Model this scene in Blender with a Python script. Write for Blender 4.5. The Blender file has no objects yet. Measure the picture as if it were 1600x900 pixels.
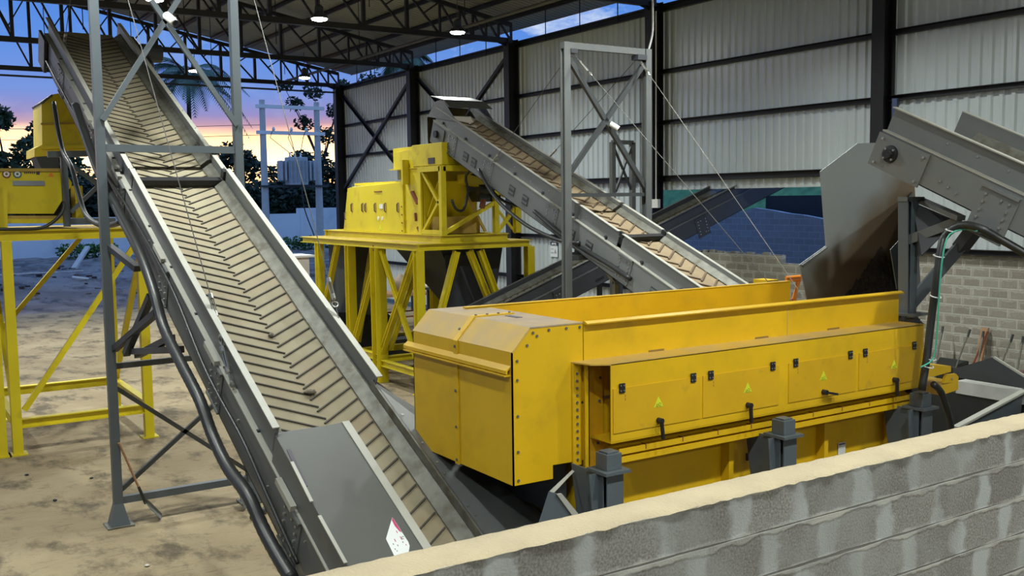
import bpy, math, random
from mathutils import Vector, Matrix
random.seed(7)
scn = bpy.context.scene
COL = scn.collection
# ---------------------------------------------------------------- camera
FPX = 1553.0
PITCH, ROLL, YAW = 0.0890215583, 0.0132977897, -0.573926765
CAM = Vector((0, 0, 4.5))
def cam_axes():
    cy, sy = math.cos(YAW), math.sin(YAW)
    f = Vector((cy*math.cos(PITCH), sy*math.cos(PITCH), -math.sin(PITCH)))
    rt = Vector((sy, -cy, 0)); dn = f.cross(rt)
    c, s = math.cos(ROLL), math.sin(ROLL)
    return c*rt + s*dn, -s*rt + c*dn, f
RT, DN, FW = cam_axes()
cd = bpy.data.cameras.new('camera'); cam = bpy.data.objects.new('camera', cd); COL.objects.link(cam)
cd.sensor_width = 36.0; cd.lens = FPX*36/1600; cd.clip_start = .05; cd.clip_end = 600
mw = Matrix(((RT.x, -DN.x, -FW.x, CAM.x), (RT.y, -DN.y, -FW.y, CAM.y), (RT.z, -DN.z, -FW.z, CAM.z), (0, 0, 0, 1)))
cam.matrix_world = mw
scn.camera = cam
def ray(x, y): return RT*((x-800)/FPX) + DN*((y-450)/FPX) + FW
def aX(x, y, X): d = ray(x, y); return CAM + d*(X/d.x)
def aY(x, y, Y): d = ray(x, y); return CAM + d*(Y/d.y)
def aZ(x, y, Z): d = ray(x, y); return CAM + d*((Z-CAM.z)/d.z)
# ---------------------------------------------------------------- exposure
scn.view_settings.view_transform = 'Standard'; scn.view_settings.look = 'None'
scn.view_settings.gamma = 1.0; scn.view_settings.use_curve_mapping = False
scn.view_settings.exposure = 0.0
scn.cycles.max_bounces = 6; scn.cycles.diffuse_bounces = 4; scn.cycles.glossy_bounces = 3
scn.cycles.sample_clamp_indirect = 4.0; scn.cycles.use_denoising = True
# ---------------------------------------------------------------- world: dusk sky
def build_world():
    w = bpy.data.worlds.new('world'); scn.world = w; w.use_nodes = True
    nt = w.node_tree; N = nt.nodes; L = nt.links; N.clear()
    tc = N.new('ShaderNodeTexCoord'); sep = N.new('ShaderNodeSeparateXYZ'); L.new(tc.outputs['Generated'], sep.inputs[0])
    def ramp(stops):
        r = N.new('ShaderNodeValToRGB'); e = r.color_ramp.elements
        while len(e) > 1: e.remove(e[0])
        e[0].position = stops[0][0]; e[0].color = (*stops[0][1], 1)
        for p, c in stops[1:]:
            q = e.new(p); q.color = (*c, 1)
        return r
    mul = N.new('ShaderNodeMath'); mul.operation = 'MULTIPLY'; mul.inputs[1].default_value = 2.0
    L.new(sep.outputs['Z'], mul.inputs[0])
    # wobble the band edges with noise
    nz = N.new('ShaderNodeTexNoise'); nz.inputs['Scale'].default_value = 5; nz.inputs['Detail'].default_value = 4
    mp = N.new('ShaderNodeMapping'); mp.inputs['Scale'].default_value = (1, 1, 7); L.new(tc.outputs['Generated'], mp.inputs[0]); L.new(mp.outputs[0], nz.inputs[0])
    wob = N.new('ShaderNodeMath'); wob.operation = 'MULTIPLY_ADD'; wob.inputs[1].default_value = .03; wob.inputs[2].default_value = -.015
    L.new(nz.outputs[0], wob.inputs[0]); add = N.new('ShaderNodeMath'); L.new(mul.outputs[0], add.inputs[0]); L.new(wob.outputs[0], add.inputs[1])
    west = ramp([(0, (1.1, .45, .12)), (.03, (1.9, .95, .32)), (.08, (2.6, 1.9, 1.0)), (.125, (2.2, 1.3, .6)), (.147, (.60, .36, .46)), (.165, (.33, .29, .58)), (.21, (.19, .31, .74)), (.3, (.12, .29, .78)), (.45, (.065, .24, .78)), (1, (.05, .22, .74))])
    east = ramp([(0, (.30, .34, .46)), (.15, (.32, .42, .70)), (.35, (.28, .50, 1.05)), (1, (.22, .46, 1.05))])
    L.new(add.outputs[0], west.inputs[0]); L.new(add.outputs[0], east.inputs[0])
    dot = N.new('ShaderNodeVectorMath'); dot.operation = 'DOT_PRODUCT'; dot.inputs[1].default_value = Vector((.95, -.3, 0)).normalized()
    L.new(tc.outputs['Generated'], dot.inputs[0])
    mr = N.new('ShaderNodeMapRange'); mr.inputs[1].default_value = .6; mr.inputs[2].default_value = .9; L.new(dot.outputs['Value'], mr.inputs[0])
    mx = N.new('ShaderNodeMixRGB'); L.new(mr.outputs[0], mx.inputs[0]); L.new(east.outputs[0], mx.inputs[1]); L.new(west.outputs[0], mx.inputs[2])
    # clouds
    cn = N.new('ShaderNodeTexNoise'); cn.inputs['Scale'].default_value = 9; cn.inputs['Detail'].default_value = 7; cn.inputs['Roughness'].default_value = .62
    mp2 = N.new('ShaderNodeMapping'); mp2.inputs['Scale'].default_value = (1, 1, 2.2); mp2.inputs['Location'].default_value = (.3, .1, .25)
    L.new(tc.outputs['Generated'], mp2.inputs[0]); L.new(mp2.outputs[0], cn.inputs[0])
    cr = N.new('ShaderNodeMapRange'); cr.inputs[1].default_value = .52; cr.inputs[2].default_value = .68; L.new(cn.outputs[0], cr.inputs[0])
    el = N.new('ShaderNodeMapRange'); el.inputs[1].default_value = .16; el.inputs[2].default_value = .3; L.new(sep.outputs['Z'], el.inputs[0])
    ez = N.new('ShaderNodeMath'); ez.operation = 'MULTIPLY'; L.new(cr.outputs[0], ez.inputs[0])
    inv = N.new('ShaderNodeMath'); inv.operation = 'SUBTRACT'; inv.inputs[0].default_value = 1.0; L.new(mr.outputs[0], inv.inputs[1])
    dt = N.new('ShaderNodeVectorMath'); dt.operation = 'DOT_PRODUCT'; dt.inputs[1].default_value = Vector((.74, -.67, 0)).normalized(); L.new(tc.outputs['Generated'], dt.inputs[0])
    md = N.new('ShaderNodeMapRange'); md.inputs[1].default_value = .935; md.inputs[2].default_value = .965; md.inputs[3].default_value = .15; L.new(dt.outputs['Value'], md.inputs[0])
    em = N.new('ShaderNodeMath'); em.operation = 'MULTIPLY'; em.inputs[0].default_value = 1.0; L.new(md.outputs[0], em.inputs[1])
    L.new(em.outputs[0], ez.inputs[1])
    mc = N.new('ShaderNodeMixRGB'); L.new(ez.outputs[0], mc.inputs[0]); L.new(mx.outputs[0], mc.inputs[1]); mc.inputs[2].default_value = (.72, .82, .95, 1)
    bg = N.new('ShaderNodeBackground'); L.new(mc.outputs[0], bg.inputs[0]); bg.inputs[1].default_value = 1.0
    out = N.new('ShaderNodeOutputWorld'); L.new(bg.outputs[0], out.inputs[0])
build_world()
LAMP_W = 105.0
# ---------------------------------------------------------------- materials
MAT = {}
def mat(name, col, rough=.5, metal=0.0, var=.12, vscale=3.0, bump=0.0, bscale=40.0, col2=None, c2amt=(.5, .7), c2scale=1.5, emit=None, spec=.5, stretch=None):
    if name in MAT: return MAT[name]
    m = bpy.data.materials.new(name); m.use_nodes = True; nt = m.node_tree; N = nt.nodes; L = nt.links
    b = N['Principled BSDF']; b.inputs['Roughness'].default_value = rough; b.inputs['Metallic'].default_value = metal
    b.inputs['Specular IOR Level'].default_value = spec
    tc = N.new('ShaderNodeTexCoord'); src = tc.outputs['Object']
    if stretch:
        mp = N.new('ShaderNodeMapping'); mp.inputs['Scale'].default_value = stretch; L.new(src, mp.inputs[0]); src = mp.outputs[0]
    n = N.new('ShaderNodeTexNoise'); n.inputs['Scale'].default_value = vscale; n.inputs['Detail'].default_value = 5; L.new(src, n.inputs[0])
    hs = N.new('ShaderNodeHueSaturation'); hs.inputs['Color'].default_value = (*col, 1)
    mr = N.new('ShaderNodeMapRange'); mr.inputs[1].default_value = .3; mr.inputs[2].default_value = .7; mr.inputs[3].default_value = 1-var; mr.inputs[4].default_value = 1+var
    L.new(n.outputs[0], mr.inputs[0]); L.new(mr.outputs[0], hs.inputs['Value']); c = hs.outputs[0]
    if col2:
        n2 = N.new('ShaderNodeTexNoise'); n2.inputs['Scale'].default_value = c2scale; n2.inputs['Detail'].default_value = 6; n2.inputs['Roughness'].default_value = .6; L.new(src, n2.inputs[0])
        m2 = N.new('ShaderNodeMapRange'); m2.inputs[1].default_value = c2amt[0]; m2.inputs[2].default_value = c2amt[1]; L.new(n2.outputs[0], m2.inputs[0])
        mx = N.new('ShaderNodeMixRGB'); L.new(m2.outputs[0], mx.inputs[0]); L.new(c, mx.inputs[1]); mx.inputs[2].default_value = (*col2, 1); c = mx.outputs[0]
    L.new(c, b.inputs['Base Color'])
    if bump:
        bn = N.new('ShaderNodeTexNoise'); bn.inputs['Scale'].default_value = bscale; bn.inputs['Detail'].default_value = 4; L.new(src, bn.inputs[0])
        bp = N.new('ShaderNodeBump'); bp.inputs['Strength'].default_value = bump; bp.inputs['Distance'].default_value = .02; L.new(bn.outputs[0], bp.inputs['Height']); L.new(bp.outputs[0], b.inputs['Normal'])
    if emit:
        b.inputs['Emission Color'].default_value = (*emit[:3], 1); b.inputs['Emission Strength'].default_value = emit[3]
    MAT[name] = m; return m
amber = mat('amber_paint', (.66, .40, .006), .42, var=.05, vscale=1.2, col2=(.54, .33, .010), c2amt=(.5, .75), c2scale=2.5)
amber_dusty = mat('dusty_amber_paint', (.56, .35, .055), .6, var=.06, vscale=2, col2=(.44, .31, .13), c2amt=(.42, .64), c2scale=1.8)
dust = mat('settled_dust_on_paint', (.33, .25, .165), .85, var=.12, vscale=4, col2=(.42, .29, .10), c2amt=(.5, .7), c2scale=2)
lemon = mat('lemon_paint', (.62, .50, .010), .42, var=.06, vscale=1.5, col2=(.42, .29, .02), c2amt=(.56, .78), c2scale=2.2)
lemon_dirty = mat('dusty_lemon_paint', (.40, .27, .05), .7, var=.15, vscale=4)
grey = mat('grey_paint', (.112, .120, .120), .5, var=.07, vscale=2, col2=(.135, .132, .12), c2amt=(.52, .75), c2scale=3)
grey_light = mat('pale_grey_edge', (.36, .355, .31), .5, var=.08)
grey_dark = mat('dark_grey_paint', (.045, .050, .053), .5, var=.08)
bluegrey = mat('blue_grey_paint', (.085, .102, .115), .45, var=.06)
charcoal = mat('charcoal_steel', (.035, .038, .045), .5, var=.1)
black = mat('black_steel', (.010, .010, .012), .5, var=.1)
rubber = mat('black_rubber', (.018, .020, .020), .42, var=.1)
galv = mat('galvanised_steel', (.15, .148, .125), .55, .35, var=.25, vscale=7, col2=(.085, .072, .048), c2amt=(.5, .7), c2scale=5)
zinc = mat('zinc_bolt', (.62, .62, .58), .3, .9)
belt_m = mat('dusty_belt', (.245, .215, .14), .85, var=.10, vscale=3, col2=(.235, .19, .12), c2amt=(.45, .65), c2scale=2)
belt2_m = mat('tan_dusty_belt', (.25, .185, .108), .85, var=.12, vscale=5)
cleat_m = mat('dark_cleat', (.05, .042, .033), .8)
cleat2_m = mat('brown_cleat', (.11, .072, .04), .8)
white_p = mat('white_enamel', (.75, .75, .72), .5, var=.03)
glass_b = mat('black_glass', (.01, .01, .012), .1)
green_p = mat('green_enamel', (.03, .12, .06), .5)
orange_p = mat('orange_paint', (.75, .22, .015), .5)
rust = mat('rust_red', (.20, .06, .03), .8, var=.25)
wood = mat('raw_wood', (.33, .19, .10), .8, var=.2, stretch=(2, 12, 12))
conc = mat('cast_concrete', (.40, .38, .33), .9, var=.12, bump=.3, bscale=30)
magenta = mat('magenta_ink', (.45, .03, .12), .5)
ink = mat('dark_ink', (.05, .04, .06), .6)
label_w = mat('label_white', (.68, .70, .70), .5, var=.02)
sticker_y = mat('sticker_yellow_green', (.62, .66, .03), .4, var=.02)
steel_c = mat('brushed_plate', (.33, .36, .42), .3, .6)
canvas = mat('pale_cloth', (.62, .58, .52), .9, var=.1)
teal = mat('teal_plastic', (.03, .10, .12), .4)
wire_m = mat('steel_wire', (.10, .098, .09), .6, .3)
# ---------------------------------------------------------------- mesh helpers
def V(*a): return Vector(a)
class MB:
    def __init__(s): s.v = []; s.f = []; s.m = []; s.cur = 0
    def mi(s, i): s.cur = i; return s
    def _add(s, vs, fs):
        o = len(s.v); s.v += [Vector(p) for p in vs]; s.f += [tuple(i+o for i in f) for f in fs]; s.m += [s.cur]*len(fs)
    def hexa(s, p):  # 8 pts: bottom 0-3, top 4-7
        s._add(p, [(0, 3, 2, 1), (4, 5, 6, 7), (0, 1, 5, 4), (1, 2, 6, 5), (2, 3, 7, 6), (3, 0, 4, 7)]); return s
    def box(s, x0, x1, y0, y1, z0, z1):
        return s.hexa([(x0, y0, z0), (x1, y0, z0), (x1, y1, z0), (x0, y1, z0), (x0, y0, z1), (x1, y0, z1), (x1, y1, z1), (x0, y1, z1)])
    def prism(s, pts, ext):  # planar polygon extruded by vector
        n = len(pts); a = [Vector(p) for p in pts]; e = Vector(ext); b = [p+e for p in a]
        s._add(a+b, [tuple(range(n-1, -1, -1)), tuple(range(n, 2*n))] + [(i, (i+1) % n, (i+1) % n+n, i+n) for i in range(n)]); return s
    def frame(s, p, q, up=(0, 0, 1)):
        d = (Vector(q)-Vector(p)).normalized(); u = Vector(up)
        if abs(d.dot(u)) > .98: u = Vector((1, 0, 0))
        sd = d.cross(u).normalized(); u = sd.cross(d).normalized(); return d, sd, u
    def profile(s, p, q, prof, up=(0, 0, 1)):
        d, sd, u = s.frame(p, q, up); p = Vector(p); q = Vector(q)
        return s.prism([p+sd*a+u*b for a, b in prof], q-p)
    def bar(s, p, q, w, h, up=(0, 0, 1)):
        return s.profile(p, q, [(-w/2, -h/2), (w/2, -h/2), (w/2, h/2), (-w/2, h/2)], up)
    def ibeam(s, p, q, w, h, up=(0, 0, 1), t=.014):
        a, b = w/2, h/2
        return s.profile(p, q, [(-a, -b), (a, -b), (a, -b+t), (t/2, -b+t), (t/2, b-t), (a, b-t), (a, b), (-a, b), (-a, b-t), (-t/2, b-t), (-t/2, -b+t), (-a, -b+t)], up)
    def chan(s, p, q, w, h, up=(0, 0, 1), t=.012):  # open towards -side
        a, b = w/2, h/2
        return s.profile(p, q, [(-a, -b), (a, -b), (a, b), (-a, b), (-a, b-t), (a-t, b-t), (a-t, -b+t), (-a, -b+t)], up)
    def angle(s, p, q, w, up=(0, 0, 1), t=.008):
        a = w/2
        return s.profile(p, q, [(-a, -a), (a, -a), (a, -a+t), (-a+t, -a+t), (-a+t, a), (-a, a)], up)
    def tube(s, pts, r, n=8, closed=False, cap=True):
        pts = [Vector(p) for p in pts]; rings = []
        rr = r if isinstance(r, (list, tuple)) else [r]*len(pts)
        prev = None
        for i, p in enumerate(pts):
            if i == 0: d = pts[1]-p
            elif i == len(pts)-1: d = p-pts[i-1]
            else: d = pts[i+1]-pts[i-1]
            if d.length < 1e-9: d = Vector((0, 0, 1))
            d.normalize()
            if prev is None:
                u = Vector((0, 0, 1)) if abs(d.z) < .9 else Vector((1, 0, 0))
            else: u = prev
            sd = d.cross(u)
            if sd.length < 1e-6: sd = d.cross(Vector((0, 1, 0)))
            sd.normalize(); u = sd.cross(d).normalized(); prev = u
            rings.append([p + (sd*math.cos(2*math.pi*k/n) + u*math.sin(2*math.pi*k/n))*rr[i] for k in range(n)])
        vs = [v for rg in rings for v in rg]; fs = []
        for i in range(len(rings)-1):
            for k in range(n):
                k2 = (k+1) % n; fs.append((i*n+k, i*n+k2, (i+1)*n+k2, (i+1)*n+k))
        if cap: fs.append(tuple(range(n-1, -1, -1))); fs.append(tuple((len(rings)-1)*n+k for k in range(n)))
        s._add(vs, fs); return s
    def cyl(s, p, q, r, n=14): return s.tube([p, q], r, n)
    def quad(s, a, b, c, d): s._add([a, b, c, d], [(0, 1, 2, 3)]); return s
    def plate(s, pts, t):  # polygon with thickness along its normal
        a = [Vector(p) for p in pts]; nrm = Vector((0, 0, 0))
        for i in range(len(a)):
            nrm += a[i].cross(a[(i+1) % len(a)])
        nrm.normalize(); return s.prism([p - nrm*t/2 for p in a], nrm*t)
    def build(s, name, mats, parent=None, smooth=False, bevel=0.0, label=None):
        if not isinstance(mats, (list, tuple)): mats = [mats]
        me = bpy.data.meshes.new(name); off = parent_loc(parent)
        me.from_pydata([v-off for v in s.v], [], s.f); me.update()
        for m in mats: me.materials.append(m)
        if len(mats) > 1: me.polygons.foreach_set('material_index', s.m)
        if smooth: me.polygons.foreach_set('use_smooth', [True]*len(me.polygons))
        o = bpy.data.objects.new(name, me); COL.objects.link(o)
        if parent: o.parent = parent
        if bevel:
            bv = o.modifiers.new('bevel', 'BEVEL'); bv.width = bevel; bv.segments = 2; bv.limit_method = 'ANGLE'; bv.angle_limit = .7
        if label: o['label'] = label
        return o
    def top(s, name, mats, label, cat, group=None, loc=None, **k):  # a thing that is one mesh, origin at loc
        if loc is None:
            n = len(s.v); mn = [min(v[i] for v in s.v) for i in range(3)]; mxx = [max(v[i] for v in s.v) for i in range(3)]
            loc = ((mn[0]+mxx[0])/2, (mn[1]+mxx[1])/2, mn[2])
        loc = Vector(loc); s.v = [v-loc for v in s.v]
        o = s.build(name, mats, None, **k); o.location = loc; return tag(o, label, cat, group)
WLOC = {}
def parent_loc(p):
    r = Vector((0, 0, 0))
    while p is not None: r += p.location; p = p.parent
    return r
def tag(o, label, cat, group=None):
    o['label'] = label; o['category'] = cat
    if group: o['group'] = group
    return o
def thing(name, loc, label, cat, group=None):
    o = bpy.data.objects.new(name, None); o.empty_display_size = .2; COL.objects.link(o); o.location = loc
    return tag(o, label, cat, group)
def struct(o): o['kind'] = 'structure'; return o
def copy_tree(o, loc=None, label=None, parent=None):
    c = o.copy(); COL.objects.link(c)
    if parent: c.parent = parent
    for ch in list(o.children): copy_tree(ch, parent=c)
    if loc is not None: c.location = loc
    if label: c['label'] = label
    return c
BOLT = {}
def bolt(parent, p, n, r=.014, h=.014, m=None, name='bolt'):
    """small hex bolt head as its own part; mesh data shared"""
    m = m or zinc; key = (round(r, 4), round(h, 4), m.name)
    if key not in BOLT:
        b = MB(); b.tube([(0, 0, 0), (0, 0, h)], r, 6); me = bpy.data.meshes.new(name)
        me.from_pydata(b.v, [], b.f); me.materials.append(m); BOLT[key] = me
    o = bpy.data.objects.new(name, BOLT[key]); COL.objects.link(o)
    o.rotation_mode = 'QUATERNION'; o.rotation_quaternion = Vector(n).to_track_quat('Z', 'Y')
    o.location = Vector(p) - parent_loc(parent); o.parent = parent
    return o
# ================================================================ SETTING
WY = -19.0          # plane of the long right wall
COLX = [14.0, 21.5, 28.85, 36.15, 43.6]
# ---- floor
fm = bpy.data.materials.new('dusty_floor'); fm.use_nodes = True
def floor_material(m, base, dark, light, sc=1.0):
    nt = m.node_tree; N = nt.nodes; L = nt.links; b = N['Principled BSDF']; b.inputs['Roughness'].default_value = .85
    tc = N.new('ShaderNodeTexCoord')
    def noise(scale, detail, stretch=(1, 1, 1), r=.6):
        mp = N.new('ShaderNodeMapping'); mp.inputs['Scale'].default_value = stretch; L.new(tc.outputs['Object'], mp.inputs[0])
        n = N.new('ShaderNodeTexNoise'); n.inputs['Scale'].default_value = scale; n.inputs['Detail'].default_value = detail; n.inputs['Roughness'].default_value = r
        L.new(mp.outputs[0], n.inputs[0]); return n.outputs[0]
    def rng(s, a, c, lo=0, hi=1):
        r = N.new('ShaderNodeMapRange'); r.inputs[1].default_value = a; r.inputs[2].default_value = c; r.inputs[3].default_value = lo; r.inputs[4].default_value = hi; L.new(s, r.inputs[0]); return r.outputs[0]
    def mix(f, a, c):
        x = N.new('ShaderNodeMixRGB'); L.new(f, x.inputs[0])
        if isinstance(a, tuple): x.inputs[1].default_value = (*a, 1)
        else: L.new(a, x.inputs[1])
        x.inputs[2].default_value = (*c, 1); return x.outputs[0]
    c = mix(rng(noise(.5*sc, 6), .42, .6), base, light)
    c = mix(rng(noise(.9*sc, 8, (1, 1.6, 1), .68), .50, .63, 0, .9), c, dark)
    c = mix(rng(noise(9*sc, 6, (1, .25, 1)), .56, .72, 0, .45), c, dark)
    c = mix(rng(noise(30, 5), .62, .72, 0, .7), c, tuple(x*.5 for x in dark))
    L.new(c, b.inputs['Base Color'])
    bp = N.new('ShaderNodeBump'); bp.inputs['Strength'].default_value = .35; bp.inputs['Distance'].default_value = .03; L.new(noise(14, 6), bp.inputs['Height']); L.new(bp.outputs[0], b.inputs['Normal'])
floor_material(fm, (.25, .19, .107), (.080, .059, .033), (.32, .253, .15))
MB().box(-4, 45.6, -22, 14, -.3, 0).build('floor', fm); struct(bpy.data.objects['floor'])
gm = bpy.data.materials.new('yard_dirt'); gm.use_nodes = True
floor_material(gm, (.20, .15, .12), (.07, .055, .05), (.30, .24, .21), .6)
# ---- yard beyond the open end: rubble bank rising to the boundary wall
def yard_z(x, y):
    t = max(0, min(1, (x-46.5)/12)); base = .0 + .85*t*t*(3-2*t)
    r = (math.sin(x*1.3+y*.7)+math.sin(x*.61-y*1.9+2)+math.sin(y*3.1+x*2.2))*.06*t
    return base + r
def yard():
    b = MB(); nx, ny = 70, 110; x0, x1, y0, y1 = 45.6, 175, -80, 45
    vs = []; 
    for i in range(nx+1):
        u = i/nx; x = x0+(x1-x0)*u*u if True else 0
        for j in range(ny+1):
            y = y0+(y1-y0)*j/ny; z = yard_z(x, y) if i else 0
            if 50 < x < 70: z += random.uniform(-.10, .10)
            vs.append((x, y, z if i else -.02))
    fs = [(i*(ny+1)+j, (i+1)*(ny+1)+j, (i+1)*(ny+1)+j+1, i*(ny+1)+j+1) for i in range(nx) for j in range(ny)]
    b._add(vs, fs); o = b.build('yard_ground', gm); return struct(o)
yard()
MB().box(-4, 175, -70, -22, -.35, -.05).build('floor', gm); struct(bpy.data.objects['floor.001'])
# ---- corrugated cladding (real ribs)
clad = mat('corrugated_cladding', (.57, .62, .63), .32, .25, var=.05, vscale=1.2, stretch=(1, 1, .15))
def corrugated(b, x0, x1, z0, z1, y, pitch=.25, depth=.045):
    x = x0; prof = []
    while x < x1:
        prof += [(x, y), (x+pitch*.45, y), (x+pitch*.58, y+depth), (x+pitch*.87, y+depth)]; x += pitch
    prof = [(min(px, x1), py) for px, py in prof] + [(x1, y)]
    vs = []; fs = []
    for px, py in prof: vs += [(px, py, z0), (px, py, z1), (px, py-.02, z0), (px, py-.02, z1)]
    for i in range(len(prof)-1):
        a = i*4; c = a+4
        fs += [(a, c, c+1, a+1), (a+3, c+3, c+2, a+2), (a+1, c+1, c+3, a+3), (a, a+2, c+2, c)]
    b._add(vs, fs)
b = MB()
corrugated(b, -4, 14.0, 3.33, 9.75, WY)
corrugated(b, 14.0, 21.5, 4.7, 9.75, WY)
corrugated(b, 21.5, 43.9, .25, 9.75, WY)
struct(b.build('wall_right', clad))
# block walling below the cladding
def block_mat(name, blk, blk2, mortar, msize=.035, smear=.0, bw=.4, rh=.2, bumpy=.5, msz=.012):
    m = bpy.data.materials.new(name); m.use_nodes = True; nt = m.node_tree; N = nt.nodes; L = nt.links; b = N['Principled BSDF']; b.inputs['Roughness'].default_value = .92
    tc = N.new('ShaderNodeTexCoord'); sp = N.new('ShaderNodeSeparateXYZ'); L.new(tc.outputs['Object'], sp.inputs[0])
    ad = N.new('ShaderNodeMath'); L.new(sp.outputs['X'], ad.inputs[0]); L.new(sp.outputs['Y'], ad.inputs[1])
    cb = N.new('ShaderNodeCombineXYZ'); L.new(ad.outputs[0], cb.inputs['X']); L.new(sp.outputs['Z'], cb.inputs['Y'])
    nz = N.new('ShaderNodeTexNoise'); nz.inputs['Scale'].default_value = 7; nz.inputs['Detail'].default_value = 4; L.new(tc.outputs['Object'], nz.inputs[0])
    def brick(size, smooth, dist):
        vm = N.new('ShaderNodeVectorMath'); vm.operation = 'MULTIPLY_ADD'; vm.inputs[1].default_value = (dist,)*3; L.new(nz.outputs['Color'], vm.inputs[0]); L.new(cb.outputs[0], vm.inputs[2])
        t = N.new('ShaderNodeTexBrick'); L.new(vm.outputs[0], t.inputs[0]); t.inputs['Scale'].default_value = 1; t.inputs['Brick Width'].default_value = bw; t.inputs['Row Height'].default_value = rh
        t.inputs['Mortar Size'].default_value = size; t.inputs['Mortar Smooth'].default_value = smooth; t.inputs['Color1'].default_value = (*blk, 1); t.inputs['Color2'].default_value = (*blk2, 1); t.inputs['Mortar'].default_value = (*blk, 1); return t
    t1 = brick(msz, .3, .012); col = t1.outputs['Color']
    n2 = N.new('ShaderNodeTexNoise'); n2.inputs['Scale'].default_value = 60; n2.inputs['Detail'].default_value = 5; L.new(tc.outputs['Object'], n2.inputs[0])
    hv = N.new('ShaderNodeHueSaturation'); r = N.new('ShaderNodeMapRange'); r.inputs[1].default_value = .3; r.inputs[2].default_value = .7; r.inputs[3].default_value = .75; r.inputs[4].default_value = 1.2; L.new(n2.outputs[0], r.inputs[0]); L.new(r.outputs[0], hv.inputs['Value']); L.new(col, hv.inputs['Color'])
    mx = N.new('ShaderNodeMixRGB'); L.new(t1.outputs['Fac'], mx.inputs[0]); L.new(hv.outputs[0], mx.inputs[1]); mx.inputs[2].default_value = (*mortar, 1); c = mx.outputs[0]
    if smear:
        t2 = brick(smear, .9, .10)
        n3 = N.new('ShaderNodeTexNoise'); n3.inputs['Scale'].default_value = 2.2; n3.inputs['Detail'].default_value = 3; L.new(tc.outputs['Object'], n3.inputs[0])
        r3 = N.new('ShaderNodeMapRange'); r3.inputs[1].default_value = .38; r3.inputs[2].default_value = .6; r3.inputs[3].default_value = .25; L.new(n3.outputs[0], r3.inputs[0])
        ml = N.new('ShaderNodeMath'); ml.operation = 'MULTIPLY'; L.new(t2.outputs['Fac'], ml.inputs[0]); L.new(r3.outputs[0], ml.inputs[1])
        m3 = N.new('ShaderNodeMixRGB'); L.new(ml.outputs[0], m3.inputs[0]); L.new(c, m3.inputs[1]); m3.inputs[2].default_value = (*[min(1, q*1.05) for q in mortar], 1); c = m3.outputs[0]
    L.new(c, b.inputs['Base Color'])
    bp = N.new('ShaderNodeBump'); bp.inputs['Strength'].default_value = bumpy; bp.inputs['Distance'].default_value = .02
    sm = N.new('ShaderNodeMath'); sm.operation = 'MULTIPLY_ADD'; sm.inputs[1].default_value = -1.2; L.new(t1.outputs['Fac'], sm.inputs[0]); L.new(n2.outputs[0], sm.inputs[2])
    L.new(sm.outputs[0], bp.inputs['Height']); L.new(bp.outputs[0], b.inputs['Normal'])
    return m
blk_far = block_mat('grey_blockwork', (.235, .215, .175), (.30, .28, .23), (.40, .39, .34), bw=.4, msz=.018, smear=.03)
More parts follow.
